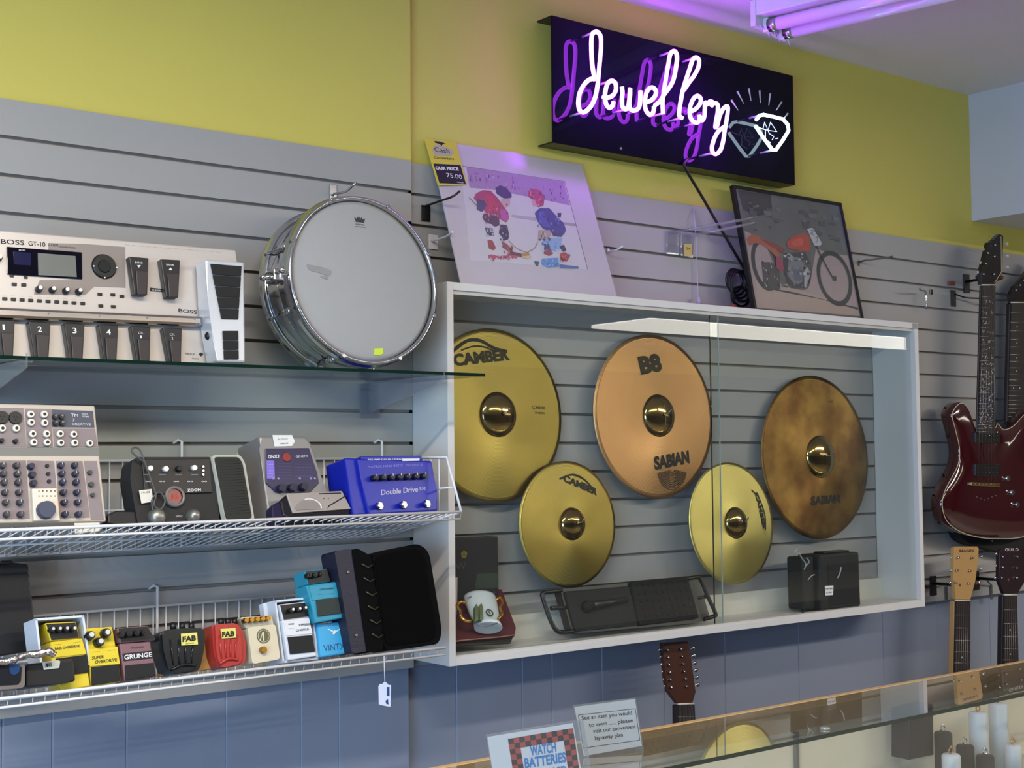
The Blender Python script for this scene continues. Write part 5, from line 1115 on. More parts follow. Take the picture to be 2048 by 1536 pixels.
def moto():
    fr = Fr((W(1511, 618, -.115).x, -.115, CZ1+.0008), 11.5, 0)
    t = thing('picture', 'black-framed photograph of a red vintage motorcycle leaning on the cabinet top', 'picture', fr)
    w = fr.uv(1728, 635)[0]; h = fr.uv(1686, 406)[1]; f = .009
    M_F = mat('black_frame_paint', '0a0a0c', rough=.3)
    b = B(fr, M_F); b.box(0, w, 0, .016, 0, f, .001); b.box(0, w, 0, .016, h-f, h, .001); b.box(0, f, 0, .016, f, h-f, .001); b.box(w-f*.7, w, 0, .016, f, h-f, .001); b.obj('frame', t)
    b = B(fr, mat('backing_board', '4a3f34', rough=.9)); b.box(f, w-f, .010, .014, f, h-f); b.obj('backing', t)
    q = lambda L: [(1450+x*290/1591, 360+y*280/1536) for x, y in L]
    bb = B(fr, mat('art_4a4a48', '646460', rough=.5, vary=.3, scale=14)); bb.box(f, w-f*.7, .0080, .0095, f, h-f); y1 = [.0078]
    def pc(col, L, rnd=.002, vary=.15):
        y1[0] -= .000013; bb.m(mat('art_'+col, col, rough=.5, vary=vary, scale=60)); bb.P(q(L), y1[0], y1[0]+.0003, rnd=rnd)
    def ln(col, L, wd):
        y1[0] -= .000013; bb.m(mat('art_'+col, col, rough=.5)); pts = smooth_path([Vector((*fr.uv(*p, .0078), 0)) for p in q(L)], 5)
        for a, c in zip(pts, pts[1:]):
            n = Vector((-(c-a).y, (c-a).x, 0)).normalized()*wd/2; vs = [bb.bm.verts.new((p.x, y1[0], p.y)) for p in (a-n, c-n, c+n, a+n)]; bb._fin([bb.bm.faces.new(vs)])
    def ring(col, cx, cy, rx, ry, wd, n=28, tilt=0):
        L = []
        for i in range(n+1):
            a = 2*math.pi*i/n; L.append((cx+rx*math.cos(a)*math.cos(tilt)-ry*math.sin(a)*math.sin(tilt), cy+rx*math.cos(a)*math.sin(tilt)+ry*math.sin(a)*math.cos(tilt)))
        ln(col, L, wd)
    # pinkish ground wedge and dark wall behind
    pc('b09a98', [(215, 560), (420, 640), (620, 1150), (940, 1100), (1000, 750), (1130, 800), (1350, 830), (1515, 1490), (345, 1400)], .001, .08)
    pc('b8a090', [(345, 1100), (620, 1160), (1100, 1290), (1460, 1420), (1515, 1495), (348, 1400)], .001, .08)
    pc('302c2c', [(140, 110), (500, 160), (520, 330), (380, 400), (200, 330)], .004, .3)
    pc('3a3836', [(380, 1170), (700, 1220), (1000, 1290), (1460, 1400), (1460, 1425), (1060, 1310), (640, 1230)], .003)
    def wheel(cx, cy, rx, ry, tilt):
        ring('2b2e30', cx, cy, rx, ry, .016, tilt=tilt); ring('55585a', cx, cy, rx-22, ry-26, .0018, tilt=tilt)
        for i in range(14):
            a = 2*math.pi*i/14; X = (rx-26)*math.cos(a); Yy = (ry-28)*math.sin(a); ln('948a88', [(cx, cy), (cx+X*math.cos(tilt)-Yy*math.sin(tilt), cy+X*math.sin(tilt)+Yy*math.cos(tilt))], .0006)
        pc('3c3838', [(cx-22, cy-26), (cx+22, cy-26), (cx+24, cy+26), (cx-20, cy+26)], .003)
    wheel(440, 930, 125, 265, -.22); wheel(1200, 1080, 165, 285, -.28)
    pc('4a4644', [(400, 900), (520, 900), (600, 1000), (610, 1200), (430, 1200)], .005)
    # engine block
    pc('3d3c3e', [(640, 800), (880, 790), (930, 900), (930, 1120), (880, 1190), (700, 1170), (640, 1000)], .006); pc('7c7c82', [(700, 840), (820, 850), (870, 930), (850, 1120), (760, 1140), (690, 1050)], .006); pc('5f6470', [(740, 980), (860, 980), (860, 1100), (760, 1110)], .01)
    pc('a09ea0', [(660, 830), (700, 800), (760, 850), (700, 870)], .003); pc('b0aeb0', [(870, 990), (915, 950), (930, 1060), (890, 1180), (870, 1170)], .004)
    random.seed(4)
    for i in range(60):
        x = random.uniform(640, 920); y = random.uniform(800, 1170); a = random.uniform(8, 34); c = random.uniform(8, 40)
        pc(random.choice(['222428', '9c9ca4', '6a6e78', 'c8c8cc', '3c3c40', '7a6a5c']), [(x, y), (x+a, y+c*.2), (x+a*.8, y+c), (x+a*.1, y+c*.8)], .001)
    for i in range(26):
        x = random.uniform(400, 590); y = random.uniform(880, 1180); pc(random.choice(['222428', '8c8684', '5a5452', 'b8a8a4']), [(x, y), (x+random.uniform(6, 22), y+4), (x+12, y+random.uniform(14, 40)), (x+2, y+20)], .001)
    for i in range(40):
        x = random.uniform(230, 1250); y = random.uniform(190, 520)+(x-200)*.12; a = random.uniform(30, 90); pc(random.choice(['545452', '6c6c66', '4c4c50', '70706a']), [(x, y), (x+a, y+a*.15), (x+a*.9, y+a*.7), (x+a*.1, y+a*.6)], .004)
    # tank, fenders, seat
    pc('b84432', [(670, 690), (740, 620), (850, 580), (920, 600), (940, 700), (930, 790), (800, 770), (700, 750)], .010); pc('cc5a44', [(720, 680), (800, 640), (860, 640), (850, 720), (760, 730)], .006)
    pc('b05a3c', [(240, 640), (300, 590), (380, 620), (500, 690), (590, 790), (600, 880), (520, 800), (420, 710), (330, 690), (270, 720)], .006); pc('8c3a34', [(370, 640), (540, 690), (660, 760), (640, 800), (520, 740)], .004)
    pc('a03c54', [(560, 830), (620, 860), (650, 980), (600, 1010), (560, 930)], .005)
    # front fork and number plate
    ln('2a2c2e', [(940, 600), (1040, 820), (1180, 1080)], .006); ln('8c8c90', [(925, 560), (1030, 740)], .003)
    pc('c4c4c6', [(900, 535), (960, 525), (1020, 620), (1060, 690), (1050, 720), (980, 720), (950, 650)], .003); ln('2a2c2e', [(930, 560), (960, 555), (955, 580), (935, 590), (970, 610)], .002); ln('2a2c2e', [(985, 640), (1010, 630), (1000, 690)], .002)
    ln('56504c', [(620, 1160), (760, 1185), (880, 1195), (925, 1120), (940, 1000), (925, 850)], .004)
    bb.obj('photograph', t)
    b = B(fr, glass('picture_glass', 'feffff', refl=1.0, haze=.015)); b.box(f*.6, w-f*.5, .0025, .0040, f*.6, h-f*.6); b.obj('picture_glass', t)
moto()
# ================================================================== SLATWALL HOOKS
def hook(px, py, prong, label, metal=None, plate=(.009, .03), y=0.0, group='slatwall display hooks'):
    """slatwall hook: plate held in a groove and a prong that reaches out"""
    fr = at(px, py, y-.002); t = thing('display_hook', label, 'hook', fr, group); m = metal or CH
    b = B(fr, m); w, h = plate; b.box(-w, w, -.0025, 0, -h, h*.4, .0008); b.box(-w*.8, w*.8, 0, .008, h*.25, h*.35); b.obj('plate', t)
    b = B(fr, m); P3 = []
    for (x, yy, dy) in prong: q = W(x, yy, y-.002-dy)-fr.O; P3.append((q.x, q.y, q.z))
    b.tube(smooth_path(P3, 5), .0028, 8); b.obj('prong', t)
hook(666, 380, [(664, 388, 0), (690, 384, .03), (705, 372, .06), (712, 364, .065)], 'chrome hook above the snare drum', y=-.02)
hook(851, 420, [(851, 412, 0), (880, 402, .06), (905, 393, .10), (920, 382, .11)], 'dark-plated hook between the drum and the hockey print', M_BLK2, plate=(.013, .028))
hook(866, 478, [(862, 482, 0), (890, 474, .06), (905, 464, .10)], 'white hook just below the dark-plated one', mat('white_enamel', 'dcdadf'), plate=(.014, .026))
hook(1216, 500, [(1214, 505, 0), (1232, 500, .04), (1246, 492, .06)], 'small white hook right of the hockey print', mat('white_enamel', 'dcdadf'), plate=(.004, .01))
hook(1718, 524, [(1718, 524, 0), (1735, 520, .03), (1770, 516, .07), (1785, 513, .075)], 'grey hook right of the motorcycle picture', mat('dull_steel', '6e6e70', rough=.4, metal=.8), plate=(.004, .012))
hook(1862, 582, [(1850, 582, .03), (1840, 580, .05), (1840, 576, .06)], 'chrome hook above the top right cabinet corner', plate=(.007, .012))
fr = at(1851, 592, -.03); b = B(fr, CH); b.tube([(0, 0, .016), (0, -.002, 0), (.0005, -.002, -.03), (.0005, 0, -.044)], .0036, 8); tag(b.obj('hook_clip'), 'chrome clip dangling from the hook above the cabinet corner', 'clip')

# clear acrylic rack with price ticket, white cord
fr = at(1360, 500, -.004); t = thing('acrylic_hook', 'clear acrylic display arm with a small yellow ticket above the cabinet', 'hook', fr, 'slatwall display hooks')
b = B(fr, M_ACR); b.P([(1334, 462), (1358, 464), (1358, 510), (1334, 508)], -.004, 0, .001); b.P([(1362, 466), (1388, 470), (1386, 516), (1362, 512)], -.004, 0, .001); b.obj('plate', t)
for (a, c) in (((1340, 466), (1505, 436)), ((1372, 474), (1508, 446))):
    b = B(fr, M_ACR); p0 = W(*a, -.006)-fr.O; p1 = W(a[0]+.72*(c[0]-a[0]), a[1]+.72*(c[1]-a[1]), -.10)-fr.O; p2 = W(*c, -.115)-fr.O; b.tube([tuple(p0), tuple(p1), tuple(p2)], .0042, 8); b.obj('arm', t)
b = B(fr, mat('yellow_ticket', 'c9b568', rough=.6)); b.P([(1368, 488), (1384, 488), (1384, 513), (1369, 512)], -.008, -.006); b.m(INK); b.T('24', (1372, 499), (1381, 500), 5, -.0086); b.obj('ticket', t)
b = B(ID, mat('pale_lilac_cord', 'b4acc4', rough=.6)); pts = [W(1387, 418, -.004), W(1391, 460, -.02), W(1394, 520, -.012), W(1396, 590, -.012), W(1397, 606, -.02)]
b.tube(smooth_path(pts, 5), .0016, 6); q = W(1397, 608, -.02); b.cyl(q, q+Vector((0, 0, .02)), .009, .004, 10); tag(b.obj('hanging_cord'), 'thin pale cord with a small cap hanging over the cabinet top', 'cord')
b = B(ID, mat('dull_red_plastic', '8a4638', rough=.5)); q = W(1466, 606, -.06); b.sph((q.x, q.y, CZ1+.012), .016, (1, .7, .8)); tag(b.obj('red_oddment'), 'unidentified small dull red ball lying under the coiled cord on the cabinet', 'oddment')  # rounded blob for a red thing of unknown kind

# ================================================================== GUITARS
M_FB = mat('dark_rosewood', '231b1c', rough=.4); M_FRET = mat('nickel_fret', 'a8a49c', rough=.3, metal=.9); M_PEARL = mat('pearl_inlay', 'b8bcc0', rough=.3)
M_BIND = mat('cream_binding', 'c9bc98', rough=.4); M_STR = mat('steel_string', '9a9a9c', rough=.3, metal=1)
def neck(fr, t, q, n, y0, y1, dots=(), bind=None, body_m=None, first=.0):
    """q: TL, TR, BR, BL pixels of the fingerboard"""
    TL, TR, BR, BL = q
    b = B(fr, body_m or M_FB); b.P([TL, TR, BR, BL], y0+.003, y1, .004, yd=y0); nk = b.obj('neck', t)
    b = B(fr, M_FB); b.P([TL, TR, BR, BL], y0-.002, y0+.003, yd=y0); fb = b.obj('fingerboard', t)
    lerp = lambda a, c, s_: (a[0]+(c[0]-a[0])*s_, a[1]+(c[1]-a[1])*s_)
    for i in range(1, n+1):
        s_ = (1-2**(-i/12.0))/(1-2**(-n/12.0))*.985
        a, c = lerp(TL, BL, s_), lerp(TR, BR, s_); ua, va = fr.uv(*a, y0-.002); uc, vc = fr.uv(*c, y0-.002)
        b = B(fr, M_FRET); b.cyl((ua+.0008, y0-.002, va), (uc-.0008, y0-.002, vc), .0011, seg=6); b.obj('fret', fb)
        if i in dots:
            s0 = (1-2**(-(i-1)/12.0))/(1-2**(-n/12.0))*.985; m = (s0+s_)/2; a, c = lerp(TL, BL, m), lerp(TR, BR, m)
            for f in ((.5,) if dots[i] == 1 else (.3, .7)):
                p = lerp(a, c, f); b = B(fr, M_PEARL)
                if dots[i] == 3:
                    for jx in range(5): rx = random.random()*.8+.1; q_ = lerp(a, c, rx); b.K(q_[0], q_[1]+random.uniform(-4, 4), random.uniform(.0012, .0028), y0-.0026, y0-.002, seg=8)
                else: b.K(p[0], p[1], .0030, y0-.0026, y0-.002)
                b.obj('inlay', fb)
    if bind:
        b = B(fr, bind); ua, va = fr.uv(*TR, y0); uc, vc = fr.uv(*BR, y0); b.tube([(ua, y0, va), (uc, y0, vc)], .0014, 6); b.obj('binding', fb)
    b = B(fr, mat('bone_nut', 'd2ccbc', rough=.4)); ua, va = fr.uv(*TL, y0-.002); uc, vc = fr.uv(*TR, y0-.002); b.tube([(ua, y0-.002, va+.002), (uc, y0-.002, vc+.002)], .0026, 6); b.obj('nut', t)
    return fb
def strings(fr, t, top, bot, y0, n=6):
    for i in range(n):
        f = (i+.5)/n; a = fr.uv(top[0][0]+(top[1][0]-top[0][0])*f, top[0][1]+(top[1][1]-top[0][1])*f, y0); c = fr.uv(bot[0][0]+(bot[1][0]-bot[0][0])*f, bot[0][1]+(bot[1][1]-bot[0][1])*f, y0-.004)
        b = B(fr, M_STR); b.tube([(a[0], y0, a[1]), (c[0], y0-.004, c[1])], .0005, 4); b.obj('string', t)
def pegs(fr, t, posts, tuners, y0, m=None, tm=None):
    for x, y in posts:
        b = B(fr, m or CH); b.K(x, y, .0046, y0-.008, y0, .0030, 14); b.obj('tuning_post', t)
    for x, y, s_ in tuners:
        b = B(fr, tm or CH); u, v = fr.uv(x, y, y0+.012); b.sph((u, y0+.012, v), .0075, (1.0, .5, .8)); b.cyl((u, y0+.012, v), (u-s_*.012, y0+.012, v), .0020, seg=8); b.obj('tuner_button', t)

# hanger for the guitars: padded yoke on an arm
def hanger(px, py, wpx, yf, label, plate=None, y=0.0):
    fr = at(px, py, yf); t = thing('guitar_hanger', label, 'hanger', fr, 'guitar hangers on the slatwall')
    b = B(fr, M_BLK2); u = fr.uv(px+wpx/2, py)[0]
    b.tube([(u*1, -yf-.004, -.005), (u, .03, -.004), (u, .012, 0)], .005, 8); b.obj('arm', t)
    for s_ in (-1, 1):
        b = B(fr, mat('red_brown_rubber', '5c2a1c', rough=.6)); uu = fr.uv(px+wpx*.5*(1+s_*1.25), py)[0]; b.tube(smooth_path([(u, .014, 0), (uu*.8+u*.2, .014, 0), (uu, 0, -.002), (uu, -.018, .002)], 4), .0065, 10); b.sph((uu, -.018, .002), .0075); b.obj('yoke_prong', t)
    b = B(fr, M_BLK2 if plate is None else plate); b.box(u-.016, u+.016, -yf-.006, -yf-.001, -.045, .02, .001); b.obj('wall_plate', t)

def red_guitar():
    Y = -.105; fr = Fr((W(1973, 1075, Y).x, Y, W(1973, 1075, Y).z), 0, 0)
    t = thing('electric_guitar', 'glossy dark red electric guitar hanging by its headstock at the right edge', 'guitar', fr)
    M_R = mat('dark_red_gloss', '38040f', rough=.08, vary=.25, scale=5, coat=.8)
    out = [(1913, 810), (1924, 804), (1934, 812), (1938, 832), (1945, 850), (1956, 857), (1988, 857), (1996, 846), (2008, 858), (2026, 852), (2040, 838), (2056, 822), (2070, 818), (2078, 830), (2072, 860), (2066, 895), (2072, 930), (2092, 970), (2102, 1010), (2098, 1040), (2080, 1062), (2040, 1076), (1985, 1078), (1948, 1073), (1917, 1062), (1893, 1042), (1884, 1010), (1890, 980), (1906, 950), (1917, 925), (1919, 895), (1910, 855), (1904, 828)]
    uv = smooth_path([Vector((*fr.uv(x, y, 0), 0)) for x, y in out], 3, closed=True); uv = [(p.x, p.y) for p in uv]
    b = B(fr, M_R); cu, cv = fr.uv(1978, 968); rings = []
    for k_, (sc, yy) in enumerate(((1, .042), (1, .008), (.985, .002), (.95, -.002), (.85, -.0055), (.7, -.008), (.5, -.0095), (.25, -.010))):
        rings.append([b.bm.verts.new((cu+(u-cu)*sc, yy, cv+(v-cv)*sc)) for u, v in uv])
    for r0_, r1_ in zip(rings, rings[1:]):
        for i in range(len(uv)):
            j = (i+1) % len(uv); f = b.bm.faces.new([r0_[i], r0_[j], r1_[j], r1_[i]]); f.smooth = True
    b.bm.faces.new(rings[-1]).smooth = True; b.bm.faces.new(list(reversed(rings[0])))
    bd = b.obj('body', t)
    b = B(fr, M_BIND); b.tube([(u*.99, .001, v*.99+.001) for u, v in uv], .0014, 6, closed=True); b.obj('binding', bd)
    neck(fr, t, ((1964, 571), (1990, 571), (1989, 868), (1956, 868)), 22, -.018, -.006, {i: 3 for i in range(2, 22)}, M_BIND)
    b = B(fr, mat('black_headstock', '0e0b0e', rough=.15, coat=.5)); b.P([(1963, 569), (1962, 545), (1970, 515), (1977, 485), (1989, 480), (1999, 468), (2007, 471), (2005, 545), (1990, 569)], -.010, .006, .002, yd=-.010); hs = b.obj('headstock', t)
    b = B(fr, M_BIND); b.tube([(fr.uv(x, y, -.0105)[0], -.0105, fr.uv(x, y, -.0105)[1]) for x, y in ((2002, 473), (2003, 544), (1989, 566))], .0013, 6); b.obj('binding', hs)
    pegs(fr, hs, [(1978, 506), (1992, 490), (1974, 527), (1991, 513), (1969, 548), (1990, 548)], [(2014, 488, 1), (2015, 512, 1), (2015, 534, 1), (1969, 500, -1), (1962, 526, -1), (1956, 545, -1)], -.010, tm=mat('pearl_button', 'b4b4c4', rough=.3))
    for y, h in ((864, 22), (928, 24)):
        b = B(fr, mat('black_pickup', '101014', rough=.3)); b.P([(1951, y), (2001, y+1), (2001, y+h+1), (1951, y+h)], -.016, 0, .002, yd=-.016); pk = b.obj('pickup', t)
        for i in range(6):
            for r in (.3, .7): b = B(fr, CH); b.K(1957+7.6*i, y+h*r, .0020, -.0168, -.016, seg=8); b.obj('pole_piece', pk)
    b = B(fr, mat('gold_bridge', 'b09a6a', rough=.25, metal=1)); b.P([(1943, 964), (2001, 967), (2001, 974), (1943, 971)], -.018, 0, .002, yd=-.018); br = b.obj('bridge', t)
    for i in range(6): b = B(fr, mat('gold_bridge', 'b09a6a')); b.K(1952+8*i, 968+.4*i, .0028, -.021, -.018, seg=8); b.obj('saddle', br)
    for x, y in ((2018, 957), (2027, 985), (2037, 1010)): b = B(fr, CH); b.K(x, y, .0095, -.022, -.004, .0085, 20); b.obj('control_knob', t)
    strings(fr, t, ((1966, 571), (1988, 571)), ((1952, 968), (1994, 968)), -.021)
    for i in range(6):
        b = B(fr, M_STR); u, v = fr.uv(1954+7.5*i, 1000-abs(i-2)*3, -.010); b.knob(u, v, .0022, -.0108, -.006, .002, 8); b.obj('string_ferrule', t)
red_guitar()
hanger(1962, 553, 28, -.088, 'padded yoke hanger carrying the dark red electric guitar')
hook(1906, 590, [(1906, 586, 0), (1930, 595, .02), (1962, 597, .04), (1990, 600, .06), (2030, 600, .06)], 'black block bracket with a long black arm beside the red guitar', M_BLK2, plate=(.014, .040))
b = B(at(1905, 566, -.012), mat('dull_red_plastic', '8a4638')); b.box(-.016, .016, 0, .008, -.006, .006, .001); tag(b.obj('red_clip'), 'small dark red clip on top of the black block bracket', 'clip')

# it stands behind the red one as seen from the camera
def black_guitar2():
    Y = -.05; fr = at(2040, 850, Y); t = thing('electric_guitar', 'dark electric guitar mostly cut off by the right edge of the photo', 'guitar', fr)
    neck(fr, t, ((2022, 606), (2048, 606), (2050, 850), (2016, 850)), 20, -.008, .012, {3: 1, 5: 1, 7: 1, 9: 1, 12: 2})
    b = B(fr, mat('black_headstock', '0e0b0e')); b.P([(2022, 606), (2020, 590), (2028, 572), (2050, 548), (2070, 520), (2082, 530), (2074, 570), (2052, 606)], -.008, .006, .002, yd=-.008); hs = b.obj('headstock', t)
    pegs(fr, hs, [(2034, 580), (2042, 570), (2050, 560), (2058, 550)], [(2018, 592, -1), (2024, 582, -1), (2031, 573, -1), (2039, 564, -1), (2046, 556, -1)], -.008, tm=M_BLK2)
    out = [(2030, 850), (2052, 850), (2075, 830), (2100, 840), (2110, 900), (2130, 950), (2140, 1000), (2115, 1032), (2070, 1036), (2050, 1010), (2060, 950), (2048, 900)]
    b = B(fr, mat('black_body_gloss', '0c0c0f', rough=.1, coat=.5)); uv = smooth_path([Vector((*fr.uv(x, y, 0), 0)) for x, y in out], 3, closed=True); b.prism([(p.x, p.y) for p in uv], .0, .038, .005); b.obj('body', t)
black_guitar2()
# black bag bottom just below the red body
fr = at(1985, 1100, -.055); b = B(fr, mat('black_nylon', '08080a', rough=.8, bump=.5)); 
b.P([(1918, 1056), (1922, 1076), (1940, 1088), (1975, 1097), (2010, 1106), (2070, 1112), (2110, 1104), (2118, 1060), (2060, 1056), (1960, 1052)], 0, .045, .008, rnd=.02); o_ = tag(b.obj('guitar_bag'), 'black nylon bag hanging behind and below the dark red guitar', 'bag')
b = B(fr, CH); b.K(1985, 1082, .0035, -.003, 0); b.obj('stud', o_)

# natural headstock guitar
fr = at(1925, 1201, -.13); t = thing('acoustic_guitar', 'acoustic guitar with pale natural headstock hanging right of the cabinet', 'guitar', fr)
M_NAT = mat('natural_maple', 'b58d58', rough=.35, vary=.12, scale=7)
b = B(fr, M_NAT); b.P([(1908.5, 1096), (1912, 1093), (1955, 1093), (1958, 1097), (1956, 1120), (1951, 1162), (1941, 1199), (1912, 1199), (1908, 1160)], -.008, .006, .0015, yd=-.008); hs = b.obj('headstock', t)
b = B(fr, mat('brown_ink', '5a3218', rough=.5)); b.T('MANN', (1919, 1104), (1947, 1104), 5, -.0085, bold=.04); b.obj('lettering', hs)
pegs(fr, hs, [(1919, 1115), (1946, 1116), (1916, 1141), (1942, 1142), (1914, 1166), (1940, 1167)], [(1904, 1116, -1), (1903, 1141, -1), (1901, 1166, -1), (1964, 1113, 1), (1961, 1139, 1), (1958, 1165, 1)], -.008)
neck(fr, t, ((1911, 1202), (1940, 1202), (1939, 1480), (1906, 1480)), 14, -.010, .014, {5: 1, 7: 2, 9: 1, 12: 2}, mat('brass_binding', 'b9a070'), M_NAT)
strings(fr, t, ((1913, 1202), (1938, 1202)), ((1909, 1480), (1937, 1480)), -.014)
ac = [(-.035, -.30), (-.10, -.31), (-.14, -.36), (-.125, -.44), (-.11, -.48), (-.15, -.55), (-.19, -.64), (-.15, -.74), (0, -.77), (.15, -.74), (.19, -.64), (.15, -.55), (.11, -.48), (.125, -.44), (.14, -.36), (.10, -.31), (.035, -.30)]
b = B(fr, mat('spruce_top', 'b98c52', rough=.3, vary=.1)); uv = smooth_path([Vector((x-.005, z, 0)) for x, z in ac], 3, closed=True); b.prism([(p.x, p.y) for p in uv], .05, .10, .004); b.obj('body', t)
hanger(1911, 1170, 28, -.115, 'padded yoke hanger under the pale natural headstock')
# dark headstock guitar at the edge
fr = at(2020, 1189, -.15); t = thing('acoustic_guitar', 'acoustic guitar with dark cherry headstock and six round tuner caps at the right edge', 'guitar', fr)
b = B(fr, mat('dark_cherry_headstock', '24121a', rough=.3)); b.P([(2001, 1100), (2052, 1092), (2060, 1120), (2052, 1160), (2036, 1187), (2008, 1187), (1998, 1160), (1999, 1112)], -.008, .006, .002, yd=-.008); hs = b.obj('headstock', t)
b = B(fr, WINK); b.T('GUILD', (2010, 1102), (2037, 1102), 6, -.0086, bold=-.01); b.obj('lettering', hs)
pegs(fr, hs, [(2008, 1114), (2037, 1114), (2008, 1135), (2036, 1136), (2006, 1156), (2036, 1156)], [(1993, 1108, -1), (1993, 1132, -1), (1991, 1156, -1), (2054, 1112, 1), (2053, 1134, 1), (2052, 1156, 1)], -.008)
neck(fr, t, ((2008, 1191), (2033, 1191), (2040, 1480), (2004, 1480)), 14, -.010, .014, {3: 1, 5: 1, 7: 1, 9: 1, 12: 2}, M_BIND)
strings(fr, t, ((2010, 1191), (2031, 1191)), ((2008, 1480), (2037, 1480)), -.014)
b = B(fr, mat('sunburst_top', '5a2c1a', rough=.25, vary=.2)); uv = smooth_path([Vector((x+.005, z, 0)) for x, z in ac], 3, closed=True); b.prism([(p.x, p.y) for p in uv], .004, .09, .004)
for v in b.bm.verts: v.co.x += .0
b.obj('body', t)
hanger(2008, 1160, 26, -.135, 'padded yoke hanger at the dark cherry headstock')
# twelve-string headstock poking up under the cabinet, leaning
fr = Fr(W(1371, 1408, -.115), 3, 0); t = thing('twelve_string_guitar', 'twelve-string guitar with brown headstock standing below the cabinet', 'guitar', fr)
b = B(fr, mat('red_brown_mahogany', '43241a', rough=.35, vary=.2, scale=9)); b.P([(1326, 1286), (1376, 1283), (1381, 1310), (1388, 1369), (1392, 1383), (1385, 1407), (1355, 1407), (1337, 1383), (1333, 1364), (1328, 1320)], -.008, .006, .002, yd=-.008); hs = b.obj('headstock', t)
posts = [(1338+1.5*i+(0 if s_ else 0), 1300+15*i) for i in range(6) for s_ in (0,)] + [(1365+2.2*i, 1298+15*i) for i in range(6)]
pegs(fr, hs, posts, [(1320+2.3*i, 1300+14.5*i, -1) for i in range(6)]+[(1386+2.0*i, 1297+14.5*i, 1) for i in range(6)], -.008)
neck(fr, t, ((1356, 1410), (1388, 1409), (1398, 1600), (1358, 1600)), 10, -.010, .014, {3: 1, 5: 1, 7: 1})
strings(fr, t, ((1358, 1410), (1386, 1409)), ((1360, 1600), (1396, 1600)), -.014, 12)
b = B(fr, mat('spruce_top', 'b98c52')); uv = smooth_path([Vector((x+.01, z+.08, 0)) for x, z in ac], 3, closed=True); b.prism([(p.x, p.y) for p in uv], .004, .10, .004); b.obj('body', t)

# small hooks in the groove behind the natural headstock
hook(1892, 1180, [(1888, 1168, 0), (1885, 1170, .02)], 'grey hook bracket left of the natural headstock', mat('dull_steel', '6e6e70'), plate=(.006, .032))
hook(1982, 1180, [(1984, 1172, 0), (1975, 1162, .03)], 'grey hook bracket between the two acoustic headstocks', mat('dull_steel', '6e6e70'), plate=(.006, .032))
b = B(at(1857, 1174, -.02), mat('dark_red_plastic', '4a1418', rough=.4)); b.box(-.010, .012, 0, .016, -.006, .006, .002); tag(b.obj('rubber_stopper'), 'dark red rubber stopper beside the lower right cabinet corner', 'stopper')

# ================================================================== GLASS COUNTER
CZ = .945
def counter():
    fr = Fr((2.4, -.953, 0)); t = thing('glass_counter', 'glass-topped display counter with pale wood rear strip, lower right', 'counter', fr)
    x0, x1 = -1.25, 1.9; yb = .256
    b = B(fr, glass('counter_glass', 'fafcfb', refl=1.6, haze=.03)); b.box(x0, x1, .001, yb, CZ-.008, CZ); b.obj('glass_top', t)
    b = B(fr, M_EDGE); b.box(x0, x1, 0, .001, CZ-.008, CZ); b.obj('front_edge', t, 'dark green polished glass edge')
    b = B(fr, mat('pale_oak_strip', 'c4a270', rough=.45, vary=.12)); b.box(x0, x1, yb, yb+.016, CZ-.06, CZ+.001, .001); b.obj('rear_strip', t)
    b = B(fr, mat('beige_laminate', 'ddd4be', rough=.5)); b.box(x0, x1, yb+.0, yb+.012, .10, CZ-.06); b.obj('back_panel', t)
    b = B(fr, mat('grey_cabinet_base', '4a4a4c', rough=.6)); b.box(x0, x1, .0, yb+.01, 0, .10); b.obj('plinth', t)
    b = B(fr, glass('counter_front_glass', 'fcfdfc', refl=.9, haze=.02)); b.box(x0, x1, .004, .009, .10, CZ-.009); b.obj('front_glass', t)
    b = B(fr, glass('shelf_pane', 'f2f4f3', refl=1.0, haze=.06)); b.box(x0, x1, .014, yb-.004, .700, .707); b.obj('inner_shelf', t)
    u = Wz(1595, 1470, CZ).x-2.4
    b = B(fr, mat('clear_joint', 'a8aca8', rough=.3, metal=.4)); b.cyl((Wz(1593, 1448, CZ).x-2.4, .03, CZ), (Wz(1593, 1448, CZ).x-2.4, .03, CZ+.004), .010, seg=20); b.obj('glass_clamp', t)
    b = B(fr, mat('grey_aluminium', '8c8e8e', rough=.35, metal=.8)); xx = W(1592, 1500, -.70).x-2.4; b.box(xx-.005, xx+.005, yb-.008, yb, .10, CZ-.061); b.obj('upright', t)
counter()
# black padded box inside
def inside(px, py, Y): return W(px, py, Y)
fr = Fr((W(1842, 1495, -.765).x, -.765, .7075)); b = B(fr, mat('black_card', '15151a', rough=.6)); b.P([(1818, 1420), (1866, 1408), (1868, 1510), (1818, 1520)], 0, .05, .002)
tag(b.obj('display_box'), 'black box standing inside the counter against the back', 'box')
def ring_stand(px, py, Y, r, m, ringm, label, h, lean=0):
    p = W(px, py, Y); z0 = max(.7075, p.z-h); fr = Fr((p.x, Y, .7075)); t = thing('ring_stand', label, 'ring stand', fr, 'ring stands inside the counter')
    H = p.z-.7075
    b = B(fr, m); b.lathe([(0, 0), (r, 0), (r, H-.004), (r*.85, H), (0, H+.001)], ax='z', seg=28); b.obj('post', t)
    b = B(fr, ringm); R_ = .008; b.tube([(R_*math.cos(a), 0, H+.002+R_*.8+R_*.8*math.sin(a)) for a in [2*math.pi*k/20 for k in range(20)]], .0016, 8, closed=True); b.sph((0, 0, H+.004+R_*1.6), .0032, seg=8); b.obj('ring', t)
M_WV = mat('white_leatherette', 'c6ccd0', rough=.5, vary=.03); M_BV = mat('black_velvet', '121013', rough=.95)
M_GOLD = mat('gold_ring', 'c0985a', rough=.2, metal=1)
